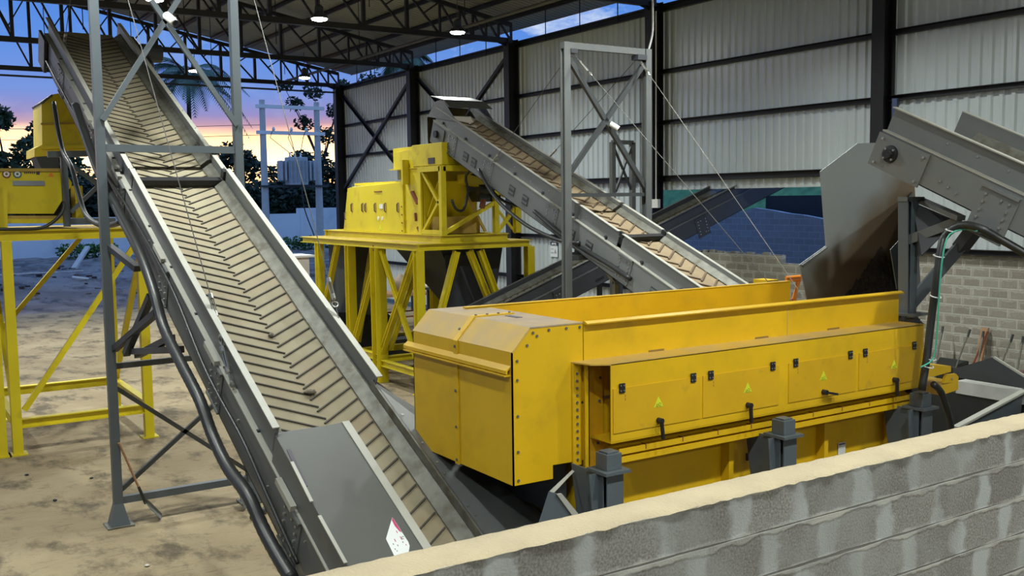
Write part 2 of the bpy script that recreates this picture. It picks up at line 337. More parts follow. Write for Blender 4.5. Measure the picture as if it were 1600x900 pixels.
def near_block():
    m = bpy.data.materials.new('near_blockwork'); m.use_nodes = True; nt = m.node_tree; N = nt.nodes; L = nt.links; b = N['Principled BSDF']; b.inputs['Roughness'].default_value = .92
    tc = N.new('ShaderNodeTexCoord'); sp = N.new('ShaderNodeSeparateXYZ'); L.new(tc.outputs['Object'], sp.inputs[0])
    def mth(op, a, c=None, d=None):
        n = N.new('ShaderNodeMath'); n.operation = op
        for i, v in enumerate((a, c, d)):
            if v is None: continue
            if isinstance(v, (int, float)): n.inputs[i].default_value = v
            else: L.new(v, n.inputs[i])
        return n.outputs[0]
    def noise(sc, det=4, st=(1, 1, 1)):
        mp = N.new('ShaderNodeMapping'); mp.inputs['Scale'].default_value = st; L.new(tc.outputs['Object'], mp.inputs[0])
        n = N.new('ShaderNodeTexNoise'); n.inputs['Scale'].default_value = sc; n.inputs['Detail'].default_value = det; L.new(mp.outputs[0], n.inputs[0]); return n.outputs[0]
    def rng(s, a, c, lo=0, hi=1, sm=True):
        r = N.new('ShaderNodeMapRange'); r.interpolation_type = 'SMOOTHSTEP' if sm else 'LINEAR'
        for i, v in ((1, a), (2, c), (3, lo), (4, hi)): r.inputs[i].default_value = v
        L.new(s, r.inputs[0]); return r.outputs[0]
    def mix(f, a, c):
        x = N.new('ShaderNodeMixRGB')
        if isinstance(f, float): x.inputs[0].default_value = f
        else: L.new(f, x.inputs[0])
        for i, v in ((1, a), (2, c)):
            if isinstance(v, tuple): x.inputs[i].default_value = (*v, 1)
            else: L.new(v, x.inputs[i])
        return x.outputs[0]
    zz = mth('ADD', sp.outputs['Z'], mth('MULTIPLY_ADD', noise(3, 4), .012, -.006))
    r = mth('DIVIDE', mth('SUBTRACT', WT, zz), .2); row = mth('FLOOR', r); fz = mth('FRACT', r)
    par = mth('MULTIPLY', mth('MODULO', row, 2), .5)
    yy = mth('ADD', sp.outputs['Y'], mth('MULTIPLY_ADD', noise(9), .03, -.015))
    fy = mth('FRACT', mth('ADD', mth('DIVIDE', mth('ADD', yy, 23.39), .4), par))
    dy = mth('MULTIPLY', mth('MINIMUM', fy, mth('SUBTRACT', 1, fy)), .4)
    dz = mth('MULTIPLY', mth('MINIMUM', fz, mth('SUBTRACT', 1, fz)), .2)
    # per-block tone
    cb = N.new('ShaderNodeCombineXYZ'); L.new(mth('FLOOR', mth('ADD', mth('DIVIDE', mth('ADD', yy, 23.39), .4), par)), cb.inputs[0]); L.new(row, cb.inputs[1])
    wn = N.new('ShaderNodeTexWhiteNoise'); L.new(cb.outputs[0], wn.inputs[0])
    base = mix(wn.outputs['Value'], (.185, .178, .168), (.245, .238, .225))
    grain = noise(95, 5); hv = N.new('ShaderNodeHueSaturation'); L.new(base, hv.inputs['Color']); L.new(rng(grain, .32, .68, .62, 1.3, False), hv.inputs['Value'])
    w = mth('ADD', dy, mth('MULTIPLY_ADD', noise(4.5, 5), -.30, .13)); sm1 = mth('MULTIPLY', rng(w, .01, .06, 1, 0), rng(noise(1.7, 3, (1, 1, .6)), .36, .52, .45, .95))
    c = mix(sm1, hv.outputs[0], (.37, .395, .40))
    haze = mth('MULTIPLY', rng(noise(2.3, 5), .45, .66), .5); c = mix(haze, c, (.30, .315, .31))
    w2 = mth('ADD', dz, mth('MULTIPLY_ADD', noise(6, 5), -.075, .033)); c = mix(mth('MULTIPLY', rng(w2, .003, .014, 1, 0), rng(noise(3.1, 5), .36, .6, .25, .9)), c, (.42, .415, .385))
    crack = mth('MULTIPLY', rng(mth('ADD', mth('ABSOLUTE', mth('SUBTRACT', fz, .965)), mth('MULTIPLY_ADD', noise(5, 3, (1, .5, 1)), .1, -.05)), .01, .028, 1, 0), .85); c = mix(crack, c, (.10, .095, .09))
    L.new(c, b.inputs['Base Color'])
    bp = N.new('ShaderNodeBump'); bp.inputs['Strength'].default_value = .4; bp.inputs['Distance'].default_value = .008
    hgt = mth('ADD', mth('MULTIPLY', grain, .35), mth('ADD', mth('MULTIPLY', rng(w2, .004, .02, 1, 0), .4), mth('MULTIPLY', crack, -1.6)))
    L.new(hgt, bp.inputs['Height']); L.new(bp.outputs[0], b.inputs['Normal']); return m
WT = 3.256
blk_near = near_block()
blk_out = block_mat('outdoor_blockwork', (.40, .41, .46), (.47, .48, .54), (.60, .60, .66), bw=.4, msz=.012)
MB().box(-4, 13.9, WY-.16, WY+.02, 0, 3.25).build('wall_right', blk_far); struct(bpy.data.objects['wall_right.001'])
# stepped, unfinished block infill under the opening (bay 14..21.5)
b = MB()
steps = [(14.1, 16.45, 2.83), (16.45, 17.05, 2.83), (17.05, 17.4, 3.03), (17.4, 18.6, 3.0), (18.6, 21.4, 3.0)]
for x0, x1, z in steps: b.box(x0, x1, WY-.16, WY+.02, 0, z)
for k in range(14):  # crumbled mortar on top
    x = 17.5+k*.27; b.box(x, x+.2, WY-.13, WY-.02, 2.98, 3.0+random.uniform(.02, .09))
struct(b.build('wall_right', blk_far))
# ---- near block wall in front of the camera
WT = 3.256
struct(MB().box(2.915, 3.105, -13.5, 3.5, 0, WT-.012).build('wall_front', blk_near))
capm = mat('mortar_cap', (.345, .285, .185), .9, var=.08, vscale=5, bump=.35, bscale=70)
b = MB(); n = 420; vs = []
for i in range(n+1):
    y = -13.5+17.0*i/n
    for k, xx in enumerate((2.912, 2.93, 2.98, 3.04, 3.09, 3.108)):
        e = random.uniform(-.003, .003) + (random.uniform(-.006, .001) if k in (0, 5) else 0)
        vs.append((xx+(random.uniform(-.006, .004) if k in (0, 5) else 0), y, WT+e*.6-(.012 if k in (0, 5) else 0)))
fs = [(i*6+k, i*6+k+1, (i+1)*6+k+1, (i+1)*6+k) for i in range(n) for k in range(5)]
b._add(vs, fs)
struct(b.build('trim_1', capm, smooth=True))
# ---- steel columns
for i, x in enumerate(COLX):
    lab = ['black steel wall column nearest the camera, right of the big chute', 'black steel wall column just behind the far post of the guyed grey frame', 'black steel wall column behind the yellow crusher, right of its feed conveyor head', 'black steel wall column second from the open end of the hall', 'black steel corner column at the open far end of the wall'][i]
    b = MB(); b.ibeam((x, WY+.27, 0), (x, WY+.27, 9.9), .32, .40, up=(0, 1, 0), t=.03); b.box(x-.2, x+.2, WY+.07, WY+.47, 0, .03)
    b.top('steel_column', black, lab, 'column', 'columns of the corrugated wall')
# ---- girts
gi = 2
for z, h, xs in ((7.98, .12, (-4, 43.8)), (6.58, .12, (-4, 43.8)), (5.02, .17, (-4, 43.8)), (3.3, .11, (-4, 14)), (3.27, .12, (21.5, 43.8)), (1.85, .12, (21.5, 43.8)), (9.7, .16, (-4, 43.8))):
    o = MB().chan((xs[0], WY+.12, z), (xs[1], WY+.12, z), .12, h).build('trim_%d' % gi, black); struct(o); gi += 1
# light capping of the wall and eave gutter
struct(MB().box(-4, 44, WY-.05, WY+.06, 9.78, 9.86).build('trim_%d' % gi, charcoal)); gi += 1
# ---- wall cross braces
bi = [((36.35, 9.4), (43.3, 5.1)), ((43.3, 9.4), (36.35, 5.1)), ((29.1, 9.4), (35.9, 5.1)), ((35.9, 9.4), (29.1, 5.1))]
bl = ['black diagonal wall brace falling toward the corner column at the far end', 'black diagonal wall brace falling away from the far corner column', 'black diagonal wall brace beside the crusher column rising to the right', 'black diagonal wall brace above the yellow crusher falling to the right']
bl = ['black diagonal wall brace in the end bay, its low end at the corner column', 'black diagonal wall brace in the end bay, its high end at the corner column', 'black diagonal wall brace, second bay from the open end, high end right', 'black diagonal wall brace, second bay from the open end, high end left']
for ((xa, za), (xb, zb)), lb in zip(bi, bl):
    b = MB(); b.angle((xa, WY+.22, za), (xb, WY+.22, zb), .13, t=.016); b.top('wall_brace', black, lb, 'brace')
# ---- roof
RS = .185
def roof_z(y): return 10.80 + RS*(y-WY)
roofm = mat('roof_sheet', (.27, .27, .235), .5, .2, var=.06, vscale=.8)
def roof():
    b = MB(); y0, y1 = -20.1, 6.0; x = -12.0; prof = []
    while x < 45.2:
        prof += [(x, 0), (x+.14, 0), (x+.17, .04), (x+.22, .04)]; x += .25
    vs = []; fs = []
    for px, pz in prof: vs += [(px, y0, roof_z(y0)+pz), (px, y1, roof_z(y1)+pz), (px, y0, roof_z(y0)+pz+.015), (px, y1, roof_z(y1)+pz+.015)]
    for i in range(len(prof)-1):
        a = i*4; c = a+4; fs += [(a, a+1, c+1, c), (a+2, c+2, c+3, a+3), (a, c, c+2, a+2)]
    b._add(vs, fs); return struct(b.build('ceiling', roofm))
roof()
b = MB(); b.prism([(-12, 6, roof_z(6)), (-12, 26, roof_z(6)-3.6), (-12, 26, roof_z(6)-3.55), (-12, 6, roof_z(6)+.05)], (57.2, 0, 0)); struct(b.build('ceiling', roofm))  # unseen roof half, added to keep blue sky light out of the hall
MB().box(-12.2, -12, -20, 26, 0, 13.5).build('wall_back_unseen', clad); struct(bpy.data.objects['wall_back_unseen'])  # unseen end wall, added to shut out sky light
MB().box(-12, 45, 26, 26.2, 0, 10.5).build('wall_left_unseen', clad); struct(bpy.data.objects['wall_left_unseen'])  # unseen side wall, added against blue light from the open side
MB().box(-12, -4, WY-.2, WY, 0, 9.8).build('wall_right', clad); struct(bpy.data.objects['wall_right.003'])  # unseen stretch added to close the hall off from the sky
MB().box(-12, -4, -19, 26, -.3, 0).build('floor', fm); struct(bpy.data.objects['floor.002']); MB().box(-4, 45.6, 14, 26, -.3, 0).build('floor', fm); struct(bpy.data.objects['floor.003'])
fas = mat('eave_fascia', (.33, .25, .23), .6)
struct(MB().box(-12, 45.2, -20.12, -20.08, roof_z(-20.1)-.02, roof_z(-20.1)+.06).build('trim_%d' % gi, fas)); gi += 1
# purlins
py = [-19.0, -17.75, -16.3, -14.8, -13.3, -11.8, -10.3, -8.8, -7.3, -5.8, -4.3, -2.8, -1.3, .2]
for k, y in enumerate(py):
    b = MB(); b.chan((5.0, y, roof_z(y)-.09), (45.0, y, roof_z(y)-.09), .07, .15)
    b.top('roof_purlin', black, 'black roof purlin under the pale sheets, number %s from the right wall eave' % ['one', 'two', 'three', 'four', 'five', 'six', 'seven', 'eight', 'nine', 'ten', 'eleven', 'twelve', 'thirteen', 'fourteen'][k], 'purlin', 'roof purlins')
# trusses
names = ['black roof truss nearest the camera, almost wholly above the frame', 'black roof truss with only its wall end showing above the tall grey frame', 'black roof truss with the hanging lamps just in front, third from the open end', 'black roof truss one bay in from the open far end of the hall', 'black roof truss standing against the sunset at the open far end']
for i, x in enumerate(COLX):
    if i == 0: continue
    t = thing('roof_truss', (x, WY, 9.7), names[i], 'truss', 'roof trusses')
    zb = 9.86; yl = 3.0; yr = -18.75
    bc = MB(); bc.bar((x, yr, zb), (x, yl, zb), .16, .17); bc.build('bottom_chord', black, t)
    tz = lambda y: roof_z(y)-.45
    tcb = MB(); tcb.bar((x, yr, tz(yr)), (x, yl, tz(yl)), .14, .13); tcb.build('top_chord', black, t)
    nodes = [-18.75, -18.25, -17.75, -17.25, -16.75, -16.0] + [p for p in py if p > -15] + [2.0]
    for k, y in enumerate(nodes):
        MB().bar((x, y, zb), (x, y, tz(y)), .07 if k < 6 else .11, .07 if k < 6 else .11).build('upright', black, t)
        if k < len(nodes)-1:
            y2 = nodes[k+1]
            d = MB(); d.bar((x, y, zb), (x, y2, tz(y2)), .06, .06) if True else 0
            d.build('diagonal', black, t)
            if k >= 5:
                h = MB(); h.bar((x, (y+y2)/2, (zb+tz(y2))/2), (x, y, tz(y)), .05, .05); h.build('diagonal', black, t)
    g = MB(); g.prism([(x-.02, -18.9, 9.55), (x-.02, -18.9, zb), (x-.02, -17.9, zb)], (.04, 0, 0)); g.build('knee_plate', black, t)
# longitudinal strut + tie pipe
MB().cyl((12, -16.35, 9.98), (44, -16.35, 9.98), .055, 10).top('roof_tie_pipe', wire_m, 'slender grey pipe running along the hall beneath the roof trusses', 'pipe')
MB().bar((43.75, -18.6, 9.55), (43.75, 3, 9.60), .10, .07).top('end_tie_rail', charcoal, 'thin dark rail below the farthest roof truss', 'rail')
# sag rods at the open strip above the wall
k = 0
for x in [14+1.85*j for j in range(1, 16)]:
    if min(abs(x-c) for c in COLX) < .5: continue
    MB().cyl((x, WY+.15, 9.6), (x, WY+.15, roof_z(WY)-.05), .018, 6).top('hanger_rod', black, 'thin black hanger rod in the open strip above the wall', 'rod', 'hanger rods above the wall')
for yy in (-14.8, -11.8, -8.8, -5.8, -2.8):
    for x in (39.9, 32.5, 25.2):
        MB().cyl((x, yy, 9.75), (x, yy, roof_z(yy)-.12), .014, 6).top('sag_rod', black, 'thin black rod hanging from a purlin between two roof trusses', 'rod', 'sag rods between trusses')
# ---- high bay lamps
lens_m = mat('lit_lens', (1, 1, 1), .5, emit=(1.0, .97, .88, 60.0))
def lamp_proto():
    t = thing('high_bay_lamp', (0, 0, 0), 'x', 'lamp', 'high bay lamps under the roof')
    MB().tube([(0, 0, .36), (0, 0, .30), (0, 0, .12), (0, 0, .10), (0, 0, 0)], [.05, .11, .12, .20, .235], 20).build('housing', charcoal, t, smooth=False)
    MB().tube([(0, 0, .36), (0, 0, .95)], .012, 6).build('suspension_rod', wire_m, t)
    MB().tube([(0, 0, -.002), (0, 0, -.03), (0, 0, -.05)], [.20, .19, .12], 20).build('lens', lens_m, t, smooth=True)
    return t
lp = lamp_proto(); first = True
rows = {-14.2: 'wall-side row', -10.1: 'second row', -6.0: 'middle row', -1.9: 'fourth row', 2.4: 'leftmost row'}
pos = {-9.5: 'far behind the near block wall', 2: 'above the near block wall', 13: 'over the amber feeder', 24.6: 'halfway down', 36.2: 'by the open far end'}
for y, ry in rows.items():
    for x, rx in pos.items():
        z = 9.18 if y < -12 else (9.2 if y < -8 else 9.3)
        lb = 'round lit high bay lamp %s, %s' % (rx, ry)
        if first: o = lp; o.location = (x, y, z); o['label'] = lb; first = False
        else: o = copy_tree(lp, (x, y, z), lb)
        ld = bpy.data.lights.new('lamp_light', 'AREA'); ld.shape = 'DISK'; ld.size = .38; ld.energy = LAMP_W*{-9.5: 1.5, 2: .6}.get(x, 1.0)*{-14.2: 1.25, -1.9: .75, 2.4: .55}.get(y, 1.0); ld.color = (.94, 1.0, .955); ld.spread = math.radians(150)
        lo = bpy.data.objects.new('lamp_light', ld); COL.objects.link(lo); lo.parent = o; lo.location = (0, 0, -.06)
# ================================================================ CONVEYORS
class CF:  # conveyor frame: u uphill, v to the right looking uphill, w normal
    def __init__(s, axis, slope, origin):
        a = math.radians(slope); h = Vector(axis).normalized()
        s.d = h*math.cos(a)+Vector((0, 0, 1))*math.sin(a); s.l = s.d.cross(Vector((0, 0, 1))).normalized(); s.n = s.l.cross(s.d).normalized(); s.o = Vector(origin); s.c = math.cos(a)
    def P(s, u, v, w): return s.o + s.d*u + s.l*v + s.n*w
    def box(s, b, u0, u1, v0, v1, w0, w1):
        return b.hexa([s.P(u0, v0, w0), s.P(u1, v0, w0), s.P(u1, v1, w0), s.P(u0, v1, w0), s.P(u0, v0, w1), s.P(u1, v0, w1), s.P(u1, v1, w1), s.P(u0, v1, w1)])
    def ext(s, b, prof, u0, u1):  # profile polygon in (v,w)
        return b.prism([s.P(u0, v, w) for v, w in prof], s.d*(u1-u0))
def splice(C, t, u, side, vo, w0=-.78, w1=-.33, L=.42, nb=10, outer=None):
    """bolted joint plate on a side of the frame; side=+1/-1"""
    b = MB(); v0 = vo; v1 = vo+side*.012; a, c = min(v0, v1), max(v0, v1)
    C.box(b, u-L/2, u+L/2, a, c, w0, w1)
    C.box(b, u-L/2, u+L/2, min(vo, vo+side*.04), max(vo, vo+side*.04), w1, w1+.03)
    C.box(b, u-L/2, u+L/2, min(vo, vo+side*.03), max(vo, vo+side*.03), w0-.02, w0)
    p = b.build('splice_plate', outer or grey, t)
    pts = []
    for k in range(nb//2):
        w = w0+.06+(w1-w0-.12)*k/(nb//2-1); pts += [(u-L*.32, w), (u+L*.32, w)]
    pts += [(u-L*.1, w1-.06), (u+L*.12, w0+.07)]
    for uu, w in pts: bolt(p, C.P(uu, vo+side*.012, w), C.l*side, .014, .02)
def conveyor(name, label, C, u0, u1, hw, beltw=-.22, step=None, near=-1, beltmat=None, cleatmat=None, spacing=.2, splices=(), ledge=-.30, fb=-.82, chev=True, body=None, lip=None, raise_low=.05, right_from=None, left_from=None, cw=.016):
    body = body or grey; lip = lip or grey_light; base = C.P(u0, 0, fb)
    t = thing(name, (base.x, base.y, max(0, base.z)), label, 'conveyor')
    fo = hw+.07      # lower frame outer
    for s_, nm in ((-1, 'left'), (1, 'right')):
        b = MB()  # deep lower side channel with lips
        q = lambda v: v*s_
        C.ext(b, [(q(fo-.012), fb), (q(fo), fb), (q(fo), ledge), (q(fo-.012), ledge)], u0, u1)
        C.ext(b, [(q(fo-.07), fb), (q(fo), fb), (q(fo), fb+.012), (q(fo-.07), fb+.012)], u0, u1)
        b.build('side_frame', body, t)
        b = MB(); C.ext(b, [(q(hw-.02), ledge), (q(fo+.012), ledge), (q(fo+.012), ledge+.014), (q(hw-.02), ledge+.014)], u0, u1); b.build('frame_lip', lip, t)
        segs = [(u0, u1, 0)] if step is None else [(u0, step-.04, raise_low), (step+.08, u1, 0)]
        for a, e, rz in segs:
            if s_ > 0 and right_from is not None: a = max(a, right_from)
            if s_ < 0 and left_from is not None: a = max(a, left_from)
            b = MB(); C.ext(b, [(q(hw+rz*.3), ledge), (q(hw+.008+rz*.3), ledge), (q(hw+.008+rz*.3), rz), (q(hw+rz*.3), rz)], a, e)
            sk = b.build('skirt', body, t)
            b = MB(); C.ext(b, [(q(hw-.005+rz*.3), rz), (q(hw+.062+rz*.3), rz), (q(hw+.062+rz*.3), rz+.012), (q(hw-.005+rz*.3), rz+.012)], a, e)
            b.build('skirt_flange', lip, sk)
        # galvanised liner between belt and skirt
        b = MB(); C.ext(b, [(q(hw-.13), beltw+.012), (q(hw-.02), beltw+.10), (q(hw-.02), beltw+.112), (q(hw-.13), beltw+.024)], u0+.3, u1-.3)
        C.ext(b, [(q(hw-.02), beltw+.10), (q(hw-.002), beltw+.10), (q(hw-.002), beltw+.112), (q(hw-.02), beltw+.112)], u0+.3, u1-.3)
        b.build('liner', galv, t)
    # belt with its chevron cleats (pattern stays in the belt mesh)
    bw = hw-.10; b = MB(); b.mi(0); C.box(b, u0+.1, u1-.05, -bw, bw, beltw-.014, beltw)
    b.mi(1); u = u0+.35; k = 0; aw = .46*hw/.6
    while u < u1-.45:
        if chev:
            for sd, off in ((-1, 0), (1, -.07)):
                v0 = sd*(aw); v1 = -sd*.02; p = C.P(u+.33+off, v0, beltw+.006); qv = C.P(u+off, v1, beltw+.006)
                b.bar(p, qv, cw, cw, up=C.n)
        else:
            C.box(b, u, u+.018, -bw*.9, bw*.9, beltw, beltw+.03)
        u += spacing
    b.build('belt', [beltmat or belt_m, cleatmat or cleat_m], t)
    MB().cyl(C.P(u1-.18, -bw, beltw-.2), C.P(u1-.18, bw, beltw-.2), .19, 20).build('head_drum', rubber, t)
    MB().cyl(C.P(u0+.2, -bw, beltw-.2), C.P(u0+.2, bw, beltw-.2), .17, 20).build('tail_drum', rubber, t)
    b = MB(); C.box(b, u0+.2, u1-.2, -bw, bw, fb+.12, fb+.13); b.build('return_belt', rubber, t)
    uu = u0+.8
    b = MB()
    while uu < u1-.4:
        b.cyl(C.P(uu, -fo+.02, beltw-.08), C.P(uu, fo-.02, beltw-.08), .03, 8); uu += 1.1
    b.build('idler_roller', charcoal, t)
    if step is not None:
        b = MB(); C.box(b, step-.05, step+.07, -hw, hw, beltw+.03, beltw+.11); C.box(b, step-.05, step+.07, -hw-.03, -hw+.02, beltw+.1, .02); C.box(b, step-.05, step+.07, hw-.02, hw+.03, beltw+.1, .02)
        b.build('rubber_curtain', black, t)
    for us in splices:
        splice(C, t, us, near, near*fo, outer=body)
    # far side gets plain joint plates
    return t
# ---- conveyor 1: long chevron conveyor, climbing along +X
C1 = CF((1, 0, 0), 25.3, (0, -3.64, -1.657)); c1 = C1.c
conv1 = conveyor('inclined_conveyor', 'long grey inclined conveyor with a pale herringbone belt climbing to the upper left', C1, 4.3/c1, 20.3/c1, .60, right_from=9.15/c1, left_from=8.62/c1, step=13.95/c1, near=-1, spacing=.2,
                 splices=[x/c1 for x in (8.0, 10.1, 12.1, 14.25, 16.2, 18.6)])
conv1_fo = .67
# clamp plates on the ledge
for x in (8.15, 10.25, 12.3, 14.5, 16.4):
    b = MB(); C1.box(b, x/c1-.2, x/c1+.2, -.72, -.665, -.31, -.25); b.build('clip_plate', grey_light, conv1)
# small bolts on flange and skirts
for k in range(22):
    bolt(conv1, C1.P((5.2+k*.68)/c1, .63, .012), C1.n, .011, .01)
    if k < 20: bolt(conv1, C1.P((5.4+k*.7)/c1, .60, -.14), -C1.l, .009, .008)
for k in range(16): bolt(conv1, C1.P((6.0+k*.85)/c1, -.67, -.55+(k % 3)*.08), -C1.l, .011, .018)
def onsheet(x, y, w=.0125):  # point of the cover sheet's plane
    o = C1.P(0, 0, w); d = ray(x, y); return CAM + d*((o-CAM).dot(C1.n)/d.dot(C1.n))
# loading-end cover sheet lying over the left two thirds of the belt
b = MB(); ua = 8.62/c1; ub = 4.2/c1
b.prism([C1.P(ub, -.655, .0), C1.P(ub, .02, .0), C1.P(ua, .02, .0), C1.P(ua-.05, -.655, .0)], C1.n*.012)
cov = b.build('cover_sheet', mat('olive_grey_sheet', (.066, .069, .062), .55, var=.04), conv1)
b = MB(); C1.box(b, ub, ua-.05, -.66, -.648, -.30, .01); b.build('sheet_side', grey, cov)
b = MB(); b.bar(onsheet(451, 702, .016), onsheet(478, 760, .016), .035, .004, up=C1.n); b.build('slit', ink, cov)
b = MB(); b.bar(onsheet(456, 722, .02), onsheet(487, 784, .02), .03, .012, up=C1.n); b.bar(onsheet(499, 806, .02), onsheet(540, 880, .02), .03, .012, up=C1.n); b.build('slit_lip', grey_light, cov)
b = MB(); C1.box(b, ub, ua, .00, .075, .0, .022); b.build('sheet_edge', grey_light, cov)
b = MB(); C1.box(b, ua-.03, ua, -.65, .02, -.2, .0); b.build('sheet_end', charcoal, cov)
# sticker on the cover
def onsheet(x, y, w=.0125):  # point of the cover sheet's plane
    o = C1.P(0, 0, w); d = ray(x, y); return CAM + d*((o-CAM).dot(C1.n)/d.dot(C1.n))
def sticker():
    b = MB(); n = C1.n*.0015; S = onsheet
    b.mi(0); b.prism([S(613, 808), S(629, 833), S(638, 847), S(640, 853), S(638, 868), S(618, 873), S(603, 842)], n)
    b.mi(1); b.prism([S(613, 808, .0145), S(628, 832, .0145), S(624, 830, .0145), S(617, 822, .0145), S(612.2, 813, .0145)], C1.n*.001)
    b.mi(2)
    for k in range(8):
        a = k*math.pi/4.6+.5; b.bar(S(629.5+1.8*math.cos(a), 840+2.2*math.sin(a), .015), S(629.5+1.8*math.cos(a+.7), 840+2.2*math.sin(a+.7), .015), .004, .001, up=C1.n)
    for (x, y, m, L) in ((619, 829, 1, 5), (625, 838, 1, 7), (629, 846, 2, 3), (616, 842, 1, 6), (621, 851, 2, 3), (614, 849, 2, 3), (617, 857, 2, 2.5), (620, 860, 2, 2), (634, 850, 1, 3)):
        b.mi(m); b.bar(S(x, y, .0148), S(x+L*.42, y+L*.75, .0148), .006, .001, up=C1.n)
    b.build('sticker', [label_w, magenta, ink], conv1, label='white sticker with magenta corner')
sticker()
# head box side plate and motor bracket at the top
b = MB(); C1.box(b, 19.9/c1, 20.5/c1, -.74, -.69, -.9, -.3); b.build('head_side_plate', charcoal, conv1)
b = MB(); b.mi(0); C1.box(b, 19.2/c1, 20.7/c1, .72, 1.02, -.75, -.35); b.cyl(C1.P(19.6/c1, .86, -.3), C1.P(19.6/c1, 1.25, -.3), .17, 14); b.build('drive_motor', charcoal, conv1, bevel=.02)
# ---- conveyor 2: climbs along +X to the second crusher
m2 = .4126; C2 = CF((1, 0, 0), math.degrees(math.atan(m2)), (0, -12.0, -1.94)); c2 = C2.c
grey_lit = mat('lit_grey_paint', (.15, .16, .16), .5, var=.06, vscale=2, col2=(.17, .165, .15), c2amt=(.52, .75), c2scale=3)  # same grey paint, lightened in colour for the brighter-lit conveyors
conv2 = conveyor('inclined_conveyor', 'grey inclined conveyor with tan belt rising from behind the amber feeder to the yellow crusher', C2, 8.6/c2, 20.9/c2, .50, beltw=-.17, step=14.05/c2, near=-1, beltmat=belt2_m, cleatmat=cleat2_m, spacing=.30,
                 splices=[x/c2 for x in (12.1, 13.75, 16.0, 18.4, 19.95)], ledge=-.31, fb=-.84, chev=True, raise_low=.0, cw=.034, body=grey_lit)
for x in (11.3, 12.9, 14.75, 15.3, 16.9, 17.4, 18.95, 19.3):   # stamped access slots
    b = MB(); C2.box(b, x/c2-.11, x/c2+.11, -.583, -.575, -.70, -.50); s_ = b.build('access_slot', grey_dark, conv2)
    b = MB(); C2.box(b, x/c2-.09, x/c2+.09, -.592, -.583, -.57, -.53); C2.box(b, x/c2-.09, x/c2+.09, -.592, -.583, -.67, -.63); b.build('slot_bar', grey, s_)
for k in range(18): bolt(conv2, C2.P((9.5+k*.62)/c2, -.50, -.20+.06*(k % 2)), -C2.l, .010, .012)
# head hood
b = MB()
b.plate([C2.P(20.0/c2, -.52, -.02), C2.P(21.25/c2, -.52, -.35), C2.P(21.0/c2, -.52, .12), C2.P(20.7/c2, -.52, .26)], .012)
b.plate([C2.P(20.0/c2, .52, -.02), C2.P(21.25/c2, .52, -.35), C2.P(21.0/c2, .52, .12), C2.P(20.7/c2, .52, .26)], .012)
b.plate([C2.P(20.65/c2, -.55, .27), C2.P(21.25/c2, -.55, .16), C2.P(21.25/c2, .55, .16), C2.P(20.65/c2, .55, .27)], .014)
b.plate([C2.P(20.65/c2, -.55, .27), C2.P(20.35/c2, -.55, .20), C2.P(20.35/c2, .62, .20), C2.P(20.65/c2, .55, .27)], .014)
b.build('discharge_hood', grey, conv2)
b = MB(); b.mi(0); C2.box(b, 20.3/c2, 20.85/c2, -.60, -.585, -.82, -.36); bp_ = b.build('bearing_plate', grey, conv2)
MB().cyl(C2.P(20.6/c2, -.60, -.55), C2.P(20.6/c2, -.66, -.55), .085, 16).build('bearing', black, bp_)
b = MB(); pts = [C2.P(21.15/c2, 0, -.1), C2.P(21.3/c2, 0, -.4), C2.P(21.1/c2, 0, -.9), C2.P(20.9/c2, 0, -1.15)]
for a, c in zip(pts, pts[1:]): b.hexa([a-C2.l*.5, a+C2.l*.5, a+C2.l*.5+C2.n*.015+C2.d*.015, a-C2.l*.5+C2.n*.015+C2.d*.015, c-C2.l*.5, c+C2.l*.5, c+C2.l*.5+C2.n*.015+C2.d*.015, c-C2.l*.5+C2.n*.015+C2.d*.015])
b.build('rubber_apron', mat('brown_rubber', (.06, .04, .03), .7), conv2)
# ---- conveyor 3: enters from the right above the feeder's far end
C3 = CF((1, 0, 0), 24.4, (0, -10.0, 2.32)); c3 = C3.c
conv3 = conveyor('inclined_conveyor', 'grey inclined conveyor entering from the right edge with a round bearing at its head', C3, 1.0/c3, 6.85/c3, .60, beltw=-.25, near=-1, splices=[5.45/c3], ledge=-.26, fb=-.62, body=grey_lit)
fo3 = .67
b = MB(); C3.box(b, 6.25/c3, 6.87/c3, -.69, -.672, -.65, -.28); hp = b.build('head_plate', grey_lit, conv3, bevel=.002)
for du, w in ((6.3, -.60), (6.3, -.33), (6.8, -.33), (6.8, -.6)): bolt(hp, C3.P(du/c3, -.69, w), -C3.l, .016, .022)
MB().tube([C3.P(6.66/c3, -.69, -.45), C3.P(6.66/c3, -.715, -.45), C3.P(6.66/c3, -.72, -.45), C3.P(6.66/c3, -.76, -.45)], [.095, .09, .05, .045], 20).build('bearing', black, hp)
for k in range(4):
    a = k*math.pi/2+.6; bolt(hp, C3.P(6.66/c3+.07*math.cos(a), -.715, -.45+.07*math.sin(a)), -C3.l, .013, .018)
for k in range(10): bolt(conv3, C3.P((3.2+k*.33)/c3, -.60, -.12-.0*(k % 2)), -C3.l, .012, .016)
for du, w in ((6.05, -.48), (5.95, -.50), (5.85, -.52), (4.9, -.5), (4.8, -.51), (4.7, -.53)): bolt(conv3, C3.P(du/c3, -.67, w), -C3.l, .012, .016)
# far chute wall rising over the head
b = MB(); b.plate([aY(1485, 216, -10.62), aY(1535, 211, -10.62), aY(1535, 226, -10.62), aY(1500, 240, -10.62)], .012)
b.build('chute_lip', grey, conv3)
b = MB(); C3.box(b, 1.0/c3, 5.95/c3, .60, .612, .0, .22); b.build('high_skirt', grey, conv3)
# ---- conveyor 4: dark conveyor leaving through the opening in the wall, climbing along -Y
C4 = CF((0, -1, 0), 19.7, (19.1, 0, -1.62)); c4 = C4.c
ya, yb = 10.9/c4, 21.6/c4
